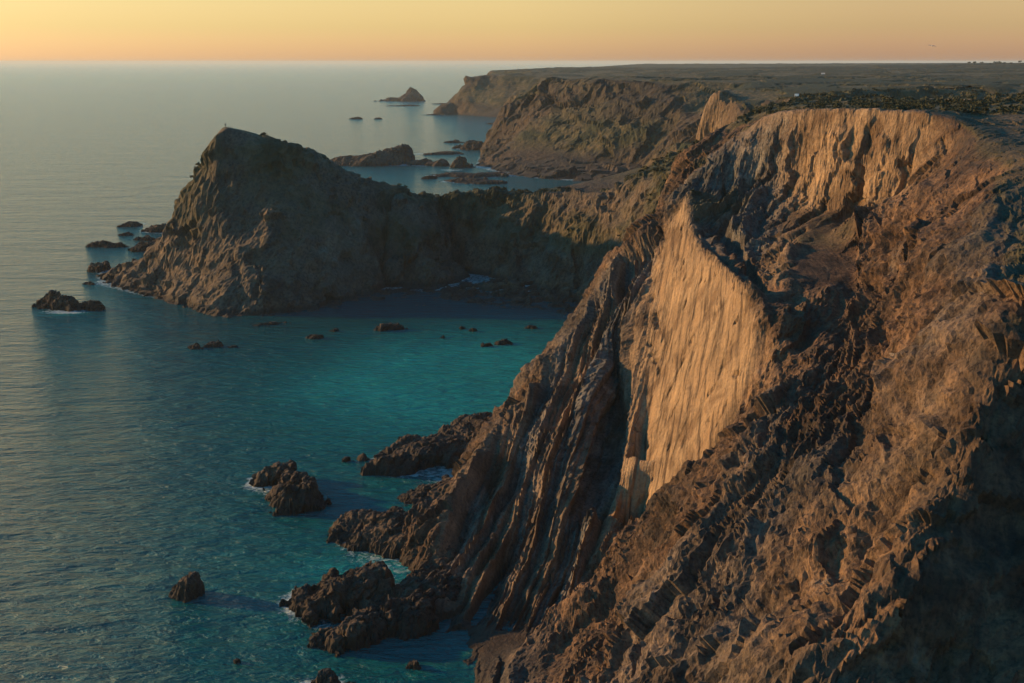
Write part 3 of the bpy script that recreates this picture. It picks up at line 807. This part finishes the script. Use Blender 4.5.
sea_rock('sea_rock', 'little dark rock just off the tip of the long dark reef', [(346, 461, 1.1, 1.0, 1.0, 0, 3)], group=G2, seed=5)
sea_rock('sea_reef', 'long dark reef with a rounded knob at its left end, reaching out from the fins', [(376, 468, 4.0, 4.0, 3.6, 0, 4), (430, 458, 11, 9, 4.2, 12, 3.5), (465, 445, 9, 9, 6.0, 10, 3), (405, 466, 6, 5, 2.0, 0, 3)], cat='reef', group=G2, seed=6, rough=.7)
sea_rock('sea_reef', 'small low dark reef tucked below the long reef against the cliff foot', [(420, 499, 4.5, 3.4, 2.2, 10, 4), (438, 495, 5, 4.5, 3.0, 0, 3)], cat='reef', group=G2, seed=7, rough=.6)
sea_rock('sea_reef', 'broad rounded brown reef with a pale top, middle one of the reefs under the fins', [(374, 540, 6.5, 8, 4.6, 20, 4), (405, 545, 8, 8, 4.0, -10, 3.5), (435, 560, 6, 7, 3.5, 0, 3)], cat='reef', group=G2, seed=8, rough=.75)
sea_rock('sea_reef', 'large jagged dark reef with ragged ridges, nearest to the cliff corner', [(325, 607, 5.5, 5, 5.2, 20, 4), (360, 600, 4.5, 6.5, 6.0, 10, 3.4), (345, 640, 6.0, 3.5, 4.2, 15, 3.5), (395, 618, 6.5, 7, 3.8, 0, 4), (420, 600, 6, 7, 3.4, 0, 3.5)], cat='reef', group=G2, seed=9, rough=.8)
sea_rock('sea_rock', 'narrow dark rock cluster near the bottom, between the jagged reef and the slope', [(411, 667, 1.3, 1.2, .9, 0, 3), (407, 676, 1.5, .8, .7, 0, 3)], group=G2, seed=10)
sea_rock('sea_rock', 'sunlit orange rock cut by the bottom edge in breaking foam', [(322, 692, 2.6, 1.8, 2.4, 0, 3), (347, 690, 1.6, 1.2, 1.0, 0, 3)], group=G2, seed=11)
sea_rock('sea_rock', 'flat dark rock, top one of the group off the headland tip', [(128, 226, 6.0, 6, 1.7, 0, 3), (148, 223, 5.5, 5, 2.2, 0, 3)], group=G3, seed=12)
sea_rock('sea_rock', 'dark rock just below the flat top one off the headland', [(158, 231, 9, 6, 2.8, 0, 3), (176, 233, 6, 5, 2.6, 0, 3)], group=G3, seed=13)
sea_rock('sea_rock', 'small dark hump in white wash between flat and long rocks off the headland', [(125, 235, 4.5, 3.2, 1.2, 0, 3)], group=G3, seed=14)
sea_rock('sea_rock', 'long thin two humped dark rock left of the headland foot', [(98, 246, 6.5, 4, 2.4, 0, 3), (114, 247, 7.5, 3.2, 1.8, 0, 3)], group=G3, seed=15)
sea_rock('sea_rock', 'dark hump in the wash beside the headland rocks', [(144, 240, 5.5, 4, 1.8, 0, 3)], group=G3, seed=16)
sea_rock('sea_rock', 'brown rounded rock touching the headland foot above the platform', [(146, 250, 7.5, 6, 3.2, 0, 3), (160, 246, 6, 6, 4.2, 0, 3)], group=G3, seed=17)
sea_rock('sea_rock', 'dark two part rock just left of the headland platform', [(96, 271, 3.6, 3.6, 3.0, 0, 3.5), (105, 269, 2.6, 3, 2.4, 0, 3)], group=G3, seed=18)
sea_rock('sea_rock', 'flat black sliver of rock just off the headland platform', [(87, 284, 3.8, 2, .6, 0, 3), (98, 287, 2.2, 2, .9, 0, 3)], group=G3, seed=19)
sea_rock('sea_rock', 'low black rock at the left mouth of the bay, below the headland', [(193, 348, 2.8, 2.2, 1.2, 0, 3), (211, 346, 4.0, 1.8, .9, 0, 3)], group=G4, seed=20)
sea_rock('sea_rock', 'tiny trail of rock right of the low black rock in the bay mouth', [(232, 347, 2.5, 1.2, .5, 0, 3)], group=G4, seed=21)
sea_rock('sea_rock', 'dark rock midway along the dark strip of bay water below the headland', [(314, 338, 3.2, 2.0, 1.1, 0, 3)], group=G4, seed=22)
sea_rock('sea_rock', 'speck of rock above the centre rock in the bay', [(334, 331, 1.8, 1.4, .6, 0, 3)], group=G4, seed=23)
sea_rock('sea_rock', 'long brown rock lying in the bay where dark water turns turquoise', [(380, 330, 3.5, 2.2, 1.3, 0, 3), (394, 329, 4.0, 2.2, 1.6, 0, 3)], group=G4, seed=24)
sea_rock('sea_rock', 'lumpy three headed dark rock in the brightest turquoise water', [(487, 340, 2.6, 2.0, 1.8, 0, 3.5), (486, 346, 2.2, 1.8, .9, 0, 3), (500, 344, 3.0, 2.0, 1.2, 0, 3)], group=G4, seed=25)
for i, (px, py, r) in enumerate([(530, 328, 1.9), (471, 331, 1.3), (462, 329, 1.0), (441, 338, 1.0)]):
    sea_rock('sea_rock', ['small rock right of the lumpy one in the bay, nearer the far beach', 'small rock left above the lumpy one in the bay', 'speck of rock beside the small rock, left above the lumpy one', 'faint speck of rock awash left of the lumpy one'][i], [(px, py, r * 1.5, r, .7, 0, 3)], group=G4, seed=30 + i)
sea_rock('sea_rock', 'small dark rock near the fins where the turquoise bay narrows', [(554, 337, 3, 2.5, .9, 0, 3), (566, 345, 3, 2.5, .9, 0, 3)], group=G4, seed=36)
sea_rock('sea_rock', 'low reef hugging the foot of the headland in shadow', [(262, 325, 8.5, 2.4, .8, 0, 3), (285, 323, 5, 2, .6, 0, 3)], group=G4, seed=37)
# beyond the headland
sea_rock('sea_stack', 'pointed pyramid stack with a low tail, farthest rock near the horizon', [(408, 101, 28, 30, 19, 0, 1.4), (412, 100.5, 20, 22, 31, 0, 1.4), (392, 101, 36, 18, 5, 0, 2.2)], cat='sea stack', group=G5, seed=40, rough=.5, res=2.2)
sea_rock('sea_reef', 'long flat reef in front of the pointed pyramid stack', [(400, 106, 34, 14, 2.5, 0, 3), (420, 108.5, 20, 10, 3, 0, 3)], cat='reef', group=G5, seed=41, rough=.5)
sea_rock('sea_reef', 'thin reef between pyramid stack and far cliff', [(440, 104, 18, 12, 2.0, 0, 3)], cat='reef', group=G5, seed=42, rough=.5)
sea_rock('sea_reef', 'flat reef running left from the far cliff corner', [(432, 115, 22, 10, 1.5, 0, 3), (445, 113, 14, 12, 3, 0, 3)], cat='reef', group=G5, seed=43, rough=.5)
sea_rock('sea_rock', 'small flat rock alone left of the far cliff, left one of two', [(356, 119, 10, 8, 2.6, 0, 3)], group=G5, seed=44)
sea_rock('sea_rock', 'smallest flat rock left of the far cliff, right one of two', [(378, 119, 6, 6, 1.8, 0, 3)], group=G5, seed=45)
sea_rock('sea_stack', 'pale humped island with a steep right end, rising behind the headland slope', [(398, 162, 16, 16, 15, 0, 3), (388, 163, 20, 16, 12, 0, 2.4), (370, 164, 28, 18, 8, 0, 2.2), (345, 164, 24, 16, 6, 0, 2.4), (424, 165, 16, 12, 4, 0, 3)], cat='islet', group=G5, seed=46, rough=.5)
sea_rock('sea_rock', 'conical dark rock between the humped island and the next cliffs', [(459, 167, 8, 10, 10, 0, 2), (452, 170, 10, 8, 3.5, 0, 3)], group=G5, seed=47, rough=.6)
sea_rock('sea_rock', 'broad dark rock off the corner of the next cliffs', [(473, 149, 15, 14, 8, 0, 2.6), (458, 148, 10, 9, 3, 0, 3)], group=G5, seed=48, rough=.6)
sea_rock('sea_rock', 'small pale flat rock left of the broad dark rock', [(452, 142.5, 11, 8, 2.2, 0, 3)], group=G5, seed=49)
sea_rock('sea_reef', 'thin flat reef reaching left in front of the conical rock', [(437, 154, 24, 9, 2.2, 0, 3)], cat='reef', group=G5, seed=50, rough=.6)
sea_rock('sea_reef', 'long flat reef across the small cove, upper of two', [(455, 175.5, 22, 9, 2.2, 0, 3), (480, 176, 22, 10, 2.6, 0, 3)], cat='reef', group=G5, seed=51, rough=.6)
sea_rock('sea_reef', 'flat dark reef across the small cove, lower of two', [(462, 181.5, 17, 8, 2.6, 0, 3), (480, 183, 16, 7, 2.2, 0, 3)], cat='reef', group=G5, seed=52, rough=.6)
sea_rock('sea_rock', 'small rock in the cove left of the two flat reefs', [(428, 178.5, 6, 5, 1.8, 0, 3)], group=G5, seed=53)
sea_rock('sea_rock', 'flat rock beside the far shore behind the next cliffs corner', [(497, 124, 16, 10, 2.6, 0, 3)], group=G5, seed=54)

# ------------------------------------------------------------------ sea
def build_sea():
    def axis(parts):
        return np.unique(np.round(np.concatenate(parts), 3))
    xs = axis([-np.geomspace(320, 40000, 26), np.arange(-320, 260, 2.0), np.geomspace(260, 40000, 24)])
    ys = axis([np.array([-3000, -500, -100, 0, 60]), np.arange(100, 620, 2.0), np.geomspace(620, 1300, 90), np.geomspace(1300, 60000, 60)])
    X, Y = np.meshgrid(xs, ys)
    # nearness to land from the survey
    gx = np.arange(-330, 270, 3.0); gy = np.arange(60, 1300, 3.0)
    L = (raster(gx, gy) > -0.6).astype(float)
    GX, GY = np.meshgrid(gx, gy)
    for (bx, by, rx, ry, h, rot, sh) in ROCKS:
        if by < 1300:
            L = np.maximum(L, (((GX - bx) / rx) ** 2 + ((GY - by) / ry) ** 2 < 1).astype(float))
    def samp(a):
        i = np.clip((X - gx[0]) / 3.0, 0, len(gx) - 1.001); j = np.clip((Y - gy[0]) / 3.0, 0, len(gy) - 1.001)
        i0 = i.astype(int); j0 = j.astype(int); fi = i - i0; fj = j - j0
        v = (a[j0, i0] * (1 - fi) * (1 - fj) + a[j0, i0 + 1] * fi * (1 - fj) + a[j0 + 1, i0] * (1 - fi) * fj + a[j0 + 1, i0 + 1] * fi * fj)
        out = (X < gx[0]) | (X > gx[-1]) | (Y < gy[0]) | (Y > gy[-1])
        return np.where(out, 0, v)
    near = samp(blur(L, 2.0)); mid = samp(blur(L, 9.0))
    # sandy shallows of the bay
    def blob(px, py, rx, ry, z=0):
        x, y, _ = P(px, py, z=0)
        return np.exp(-(((X - x) / rx) ** 2 + ((Y - y) / ry) ** 2))
    sh = .95 * blob(470, 365, 48, 60) + .5 * blob(400, 400, 50, 50) + .6 * blob(450, 275, 26, 8) + .12 * blob(430, 590, 22, 40) + .3 * blob(300, 560, 40, 50) + 1.1 * blob(67, 313, 9, 5) + .5 * blob(400, 570, 18, 6)
    bay_shade = blob(430, 305, 70, 14) + .6 * blob(300, 322, 50, 10)  # headland's shadow and reflection painted into the bay as darker water
    sh = np.clip(sh + .25 * mid * (Y < 500) - .7 * bay_shade, 0, 1)
    foam = np.clip(near * 1.9, 0, 1) * (Y < 1300)
    foam = np.clip(foam * .8, 0, 1)
    foam = foam * (1 - .9 * blob(500, 630, 22, 22)) * (1 - .75 * sstep(-.1, .2, bay_shade)) * (1 - .8 * blob(470, 350, 60, 60))
    for (px, py, rx, ry, k) in [(62, 313, 13, 3.5, .45), (322, 686, 6, 4, .7), (296, 600, 4, 6, .5), (395, 590, 3, 1.5, .8), (128, 230, 16, 9, .2), (255, 482, 3, 5, .45), (140, 238, 18, 10, .25)]:
        foam = np.clip(foam + k * blob(px, py, rx, ry), 0, 1)
    Z = np.zeros_like(X)
    ny, nx = X.shape
    co = np.stack([X, Y, Z], -1).reshape(-1, 3)
    m, nt, b = new_mat('sea_water')
    pos = nd(nt, 'ShaderNodeNewGeometry').outputs['Position']
    n0 = noise_node(nt, pos, .03, 4, .6)
    shv = math_(nt, 'MULTIPLY', attr(nt, 'shallow'), math_(nt, 'ADD', math_(nt, 'MULTIPLY', n0, .8), .55), True)
    col = ramp(nt, shv, [(0.0, (0.004, 0.066, 0.074)), (0.4, (0.004, 0.105, 0.112)), (1.0, (0.010, 0.24, 0.24))])
    fn = noise_node(nt, pos, .55, 6, .75, 1.0)
    ff = math_(nt, 'MULTIPLY', math_(nt, 'SUBTRACT', math_(nt, 'ADD', fn, attr(nt, 'foam')), 1.06), 5.0, True)
    col = mixc(nt, ff, col, (0.42, 0.50, 0.50))
    nt.links.new(col, b.inputs['Base Color'])
    b.inputs['IOR'].default_value = 1.33
    b.inputs['Specular IOR Level'].default_value = 0.5
    nt.links.new(math_(nt, 'ADD', math_(nt, 'MULTIPLY', ff, .6), .13), b.inputs['Roughness'])
    # swell and ripples, longer across the wind
    def wav(sx, sy, rot, detail, scale, rough=.6, dist=.4):
        mp = nd(nt, 'ShaderNodeMapping'); mp.inputs['Rotation'].default_value = (0, 0, math.radians(rot)); mp.inputs['Scale'].default_value = (sx, sy, 1)
        nt.links.new(pos, mp.inputs['Vector'])
        return noise_node(nt, mp.outputs[0], scale, detail, rough, dist)
    a = wav(.35, 1, 14, 3, .11); c = wav(.4, 1, 20, 5, .42, .62); e = wav(.3, 1, 8, 2, .03)
    f2 = wav(.5, 1, -15, 4, 1.3, .6)
    h = math_(nt, 'ADD', math_(nt, 'MULTIPLY', a, 2.4), math_(nt, 'ADD', math_(nt, 'MULTIPLY', c, 1.6), math_(nt, 'ADD', math_(nt, 'MULTIPLY', e, 3.0), math_(nt, 'MULTIPLY', f2, .4))))
    bp = nd(nt, 'ShaderNodeBump'); bp.inputs['Strength'].default_value = 1.0; bp.inputs['Distance'].default_value = 1.5
    nt.links.new(h, bp.inputs['Height']); nt.links.new(bp.outputs[0], b.inputs['Normal'])
    o = mesh_from('sea', co, grid_faces(ny, nx), m, {'shallow': sh, 'foam': foam})
    o['kind'] = 'structure'
build_sea()
# ------------------------------------------------------------------ air
def build_haze():
    bm = bmesh.new()
    bmesh.ops.create_cube(bm, size=1.0, matrix=Matrix.Translation((0, 28000, 46)) @ Matrix.Diagonal((81000, 64000, 116, 1)))
    me = bpy.data.meshes.new('haze'); bm.to_mesh(me); bm.free()
    o = link(bpy.data.objects.new('haze', me))
    m = bpy.data.materials.new('haze_air'); m.use_nodes = True
    nt = m.node_tree; nt.nodes.clear()
    out = nt.nodes.new('ShaderNodeOutputMaterial'); v = nt.nodes.new('ShaderNodeVolumePrincipled')
    v.inputs['Density'].default_value = HAZE
    v.inputs['Color'].default_value = (0.78, 0.86, 0.84, 1)
    v.inputs['Anisotropy'].default_value = 0.2
    nt.links.new(v.outputs[0], out.inputs['Volume'])
    me.materials.append(m)
    o['kind'] = 'stuff'
HAZE = 0.000045
build_haze()
# ------------------------------------------------------------------ scrub on the slopes and plateau
def leaf_quads(rs, c, r, h, n, size):
    """n small leaf faces through a low dome"""
    out = []
    for _ in range(n):
        v = rs.normal(size=3); v /= np.linalg.norm(v); v[2] = abs(v[2])
        p = c + v * np.array([r, r, h]) * rs.uniform(.45, 1.0)
        a = rs.normal(size=3); a /= np.linalg.norm(a)
        b = np.cross(a, rs.normal(size=3)); b /= np.linalg.norm(b)
        sz = size * rs.uniform(.6, 1.3)
        out.append([p - a * sz - b * sz * .6, p + a * sz - b * sz * .6, p + a * sz + b * sz * .6, p - a * sz + b * sz * .6])
    return out

def simple_mat(name, col, rough=.9, noise=None, ns=1.0):
    m, nt, b = new_mat(name)
    b.inputs['Roughness'].default_value = rough
    b.inputs['Specular IOR Level'].default_value = .2
    if noise:
        g = nd(nt, 'ShaderNodeNewGeometry').outputs['Position']
        nt.links.new(ramp(nt, noise_node(nt, g, ns, 4), [(.35, col), (.65, noise)]), b.inputs['Base Color'])
    else:
        b.inputs['Base Color'].default_value = (*col, 1)
    return m
M_SCRUB = simple_mat('scrub_leaves', (.022, .028, .014), .9, (.06, .06, .03), .4)

def scrub(name, key, n, size, seed):
    co, at = TV_[key]
    rs = np.random.RandomState(seed)
    idx = np.nonzero((at['bush'] > .6) & (co[:, 2] > 8))[0]
    if len(idx) == 0: return
    idx = rs.choice(idx, min(n, len(idx)), replace=False)
    qs = []
    for i in idx:
        r = size * rs.uniform(.5, 1.4)
        qs += leaf_quads(rs, co[i].astype(float) + np.array([0, 0, r * .05]), r, r * .65, 16, r * .28)
    v = np.array(qs).reshape(-1, 3)
    o = mesh_from(name, v, np.arange(len(v)).reshape(-1, 4), M_SCRUB, smooth=False)
    o['kind'] = 'stuff'
scrub('scrub', 'cliff_terrain', 1500, .75, 3)
scrub('scrub', 'headland_terrain', 2600, 1.1, 4)

# ------------------------------------------------------------------ small things
def bm_obj(name, bm, mat, parent=None, bevel=0):
    if bevel:
        bmesh.ops.bevel(bm, geom=list(bm.edges), offset=bevel, segments=2, affect='EDGES')
    me = bpy.data.meshes.new(name); bm.to_mesh(me); bm.free(); me.materials.append(mat)
    return link(bpy.data.objects.new(name, me), parent)

def box(bm, c, s):
    bmesh.ops.create_cube(bm, size=1.0, matrix=Matrix.Translation(c) @ Matrix.Diagonal((*s, 1)))

def empty(name, loc, rz=0):
    e = bpy.data.objects.new(name, None); e.location = loc; e.rotation_euler[2] = rz
    return link(e)

def surf(name, x, y):
    """height of the finished mesh at a place"""
    co, at = TV_[name]
    k = np.argmin((co[:, 0] - x) ** 2 + (co[:, 1] - y) ** 2)
    return float(co[k, 2])

M_WHITE = simple_mat('white_paint', (.8, .8, .78), .4)
M_GLASS = simple_mat('dark_glass', (.02, .025, .03), .1)
M_TYRE = simple_mat('tyre_rubber', (.02, .02, .02), .8)
M_TILE = simple_mat('pale_roof', (.45, .40, .34), .8, (.6, .55, .48), 3)
M_BARK = simple_mat('bark', (.05, .04, .03), .9)
M_SKIN = simple_mat('skin', (.35, .22, .15), .6)
M_CLOTH = simple_mat('dark_cloth', (.03, .035, .045), .9)
M_GULL = simple_mat('gull_feathers', (.35, .34, .33), .8, (.6, .6, .6), 5)

def place(px, py, Y, key):
    x, y, _ = P(px, py, Y=Y)
    return Vector((x, y, surf(key, x, y)))

# parked van on the track behind the rim
p = place(797, 97.6, 600, 'headland_terrain')
v = empty('parked_van', p, math.radians(70))
tag(v, 'tiny white van parked on the plateau edge behind the near cliff', 'van')
bm = bmesh.new()
prof = [(-2.4, .45), (2.5, .45), (2.55, .95), (1.9, 1.15), (1.35, 2.0), (-2.35, 2.1)]
for sx in (-1, 1):
    for a, b in prof: bm.verts.new((a, sx * .95, b))
bm.verts.ensure_lookup_table(); n = len(prof)
bm.faces.new([bm.verts[i] for i in range(n)]); bm.faces.new([bm.verts[n + i] for i in range(n)][::-1])
for i in range(n): bm.faces.new([bm.verts[i], bm.verts[n + i], bm.verts[n + (i + 1) % n], bm.verts[(i + 1) % n]])
bmesh.ops.recalc_face_normals(bm, faces=bm.faces)
bm_obj('body', bm, M_WHITE, v, .06)
bm = bmesh.new(); box(bm, (1.64, 0, 1.58), (.05, 1.6, .75)); o = bm_obj('windscreen', bm, M_GLASS, v); 
for me_v in o.data.vertices: me_v.co.x += (1.58 - me_v.co.z) * .65 + .03
for sy in (-1, 1):
    bm = bmesh.new(); box(bm, (.55, sy * .955, 1.6), (1.0, .02, .5)); bm_obj('side_window', bm, M_GLASS, v)
    for sx in (-1.5, 1.6):
        bm = bmesh.new(); bmesh.ops.create_cone(bm, cap_ends=True, segments=20, radius1=.36, radius2=.36, depth=.24, matrix=Matrix.Translation((sx, sy * .86, .36)) @ Matrix.Rotation(math.pi / 2, 4, 'X'))
        bm_obj('wheel', bm, M_TYRE, v, .03)

# two small white houses inland
def house(px, py, Y, w, d, h, rz, key, label):
    p = place(px, py, Y, key); e = empty('white_house', p, rz); tag(e, label, 'house', 'white houses far inland')
    bm = bmesh.new(); box(bm, (0, 0, h / 2 - 1), (w, d, h + 2)); bm_obj('wall', bm, M_WHITE, e)
    bm = bmesh.new(); vs = [bm.verts.new(c) for c in ((-w / 2 - .3, -d / 2 - .3, h), (w / 2 + .3, -d / 2 - .3, h), (w / 2 + .3, d / 2 + .3, h), (-w / 2 - .3, d / 2 + .3, h), (-w / 2 - .3, 0, h + 1.3), (w / 2 + .3, 0, h + 1.3))]
    for f in ((0, 1, 5, 4), (2, 3, 4, 5), (0, 4, 3), (1, 2, 5), (3, 2, 1, 0)): bm.faces.new([vs[i] for i in f])
    bm_obj('roof', bm, M_TILE, e)
    bm = bmesh.new(); box(bm, (0, -d / 2 - .01, 1.05), (1.0, .06, 2.1)); bm_obj('door', bm, M_GLASS, e)
    for k in (-1, 1):
        bm = bmesh.new(); box(bm, (k * w * .3, -d / 2 - .01, 1.6), (1.1, .06, 1.1)); bm_obj('window', bm, M_GLASS, e)
house(768.5, 75, 1750, 6, 5, 3.2, .3, 'coast_terrain', 'small white house on the far plateau, left of the other house')
house(823, 76, 1650, 4.5, 4, 2.6, -.2, 'coast_terrain', 'faint smaller white house on the far plateau, right of the other house')

# pale dirt track across the plateau
def track():
    pts = []
    for px in np.arange(880, 1125, 6.0):
        Y = 405 + 10 * math.sin(px * .03)
        x, y, _ = P(px, 100, Y=Y)
        pts.append((x, y))
    vs, fs = [], []
    for i, (x, y) in enumerate(pts):
        zc = max(surf('headland_terrain', x, y + dy) for dy in (-2, 0, 2)) if x < 288 else 79
        for dy in (-1.8, 1.8): vs.append((x, y + dy + .5 * math.sin(i * .9), zc + .12))
        if i: fs.append((2 * i - 2, 2 * i, 2 * i + 1, 2 * i - 1))
    o = mesh_from('path', vs, fs, simple_mat('dirt_track', (.26, .20, .13), .95, (.34, .27, .18), .5)); o['kind'] = 'structure'
track()

# low trees along the skyline at upper right
rs = np.random.RandomState(12)
def tree(px, Y, h, w, label):
    p = place(px, 64.5, Y, 'coast_terrain')
    e = empty('skyline_tree', p); tag(e, label, 'tree', 'low trees along the skyline at upper right')
    bm = bmesh.new(); bmesh.ops.create_cone(bm, cap_ends=True, segments=8, radius1=.4, radius2=.15, depth=h * .7, matrix=Matrix.Translation((0, 0, h * .3)))
    bm_obj('trunk', bm, M_BARK, e)
    qs = []
    for k in range(6):
        c = np.array([rs.uniform(-.55, .55) * w, rs.uniform(-.5, .5) * w, h * rs.uniform(.3, .7)])
        qs += leaf_quads(rs, c, w * .5, h * .35, 40, .45)
    v = np.array(qs).reshape(-1, 3)
    mesh_from('crown', v, np.arange(len(v)).reshape(-1, 4), M_SCRUB, smooth=False, parent=e)
for px, h, w, lb in [(969, 5, 4, 'small round tree on the skyline, leftmost of the row'), (974.5, 5.5, 4, 'small tree on the skyline, second from the left of the row'), (981.5, 6, 5, 'round tree on the skyline between the small pair and the big clump'),
                     (990, 3.5, 3.5, 'lowest bush-like tree on the skyline, left of the big clump'), (996, 6, 5.5, 'left tree of the big clump on the skyline'), (1000.5, 6.5, 5.5, 'tallest middle tree of the big clump on the skyline'), (1004, 5, 4.5, 'right tree of the big clump on the skyline'),
                     (1011, 3.2, 3, 'thin low tree on the skyline right of the big clump'), (1020, 5, 5, 'rightmost tree on the skyline at the photo edge')]:
    tree(px, 2480, h * 1.25, w, lb)

# walker on the headland tip
p = place(218.5, 127, 475, 'headland_terrain')
_c = TV_['headland_terrain'][0]
_m = np.nonzero((np.abs(_c[:, 0] - p.x) < 1.6) & (np.abs(_c[:, 1] - p.y) < 5))[0]
_k = _m[np.argmax(_c[_m, 2])]
p = Vector([float(v) for v in _c[_k]])
e = empty('person', p, math.radians(160)); tag(e, 'tiny person in dark clothes standing on the tip of the headland', 'person')
def skin_body(name, verts, edges, radii, mat, parent):
    me = bpy.data.meshes.new(name); me.from_pydata(verts, edges, []); me.update()
    o = link(bpy.data.objects.new(name, me), parent)
    md = o.modifiers.new('skin', 'SKIN'); md.use_smooth_shade = True
    me.skin_vertices[0].data[0].use_root = True
    for i, r in enumerate(radii): me.skin_vertices[0].data[i].radius = (r, r)
    sb = o.modifiers.new('sub', 'SUBSURF'); sb.levels = sb.render_levels = 2
    me.materials.append(mat)
    return o
V = [(0, 0, .95), (0, 0, 1.2), (0, 0, 1.43), (0, 0, 1.52), (0, .01, 1.63), (0, .01, 1.74),
     (-.18, 0, 1.42), (-.24, .02, 1.15), (-.26, .10, .92), (.18, 0, 1.42), (.25, .03, 1.15), (.24, .16, .95),
     (-.10, 0, .88), (-.12, .02, .48), (-.13, 0, .08), (-.13, .16, .04), (.10, 0, .88), (.13, .04, .48), (.15, 0, .08), (.15, .16, .04)]
E = [(0, 1), (1, 2), (2, 3), (3, 4), (4, 5), (2, 6), (6, 7), (7, 8), (2, 9), (9, 10), (10, 11), (0, 12), (12, 13), (13, 14), (14, 15), (0, 16), (16, 17), (17, 18), (18, 19)]
R = [.14, .13, .13, .055, .10, .08, .07, .05, .04, .07, .05, .04, .09, .065, .05, .04, .09, .065, .05, .04]
skin_body('body', V, E, R, M_CLOTH, e)
bm = bmesh.new(); bmesh.ops.create_icosphere(bm, subdivisions=2, radius=.115, matrix=Matrix.Translation((0, -.01, 1.70)) @ Matrix.Diagonal((.9, 1, .8, 1)))
bm_obj('hair', bm, M_BARK, e)

# gull in the sky at upper right
x, y, z = P(932, 46, Y=190)
g = skin_body('gull', [(0, 0, 0), (.22, 0, .01), (.32, 0, .03), (-.25, 0, 0), (-.38, 0, .01), (.05, .22, .09), (-.02, .62, .04), (.05, -.22, .09), (-.02, -.62, .04), (.40, 0, .02)],
          [(0, 1), (1, 2), (0, 3), (3, 4), (0, 5), (5, 6), (0, 7), (7, 8), (2, 9)], [.075, .06, .045, .045, .03, .04, .014, .04, .014, .012], M_GULL, None)
g.location = (x, y, z); g.rotation_euler = (math.radians(10), 0, math.radians(75))
tag(g, 'faint gull gliding in the sky at upper right with wings spread', 'bird')
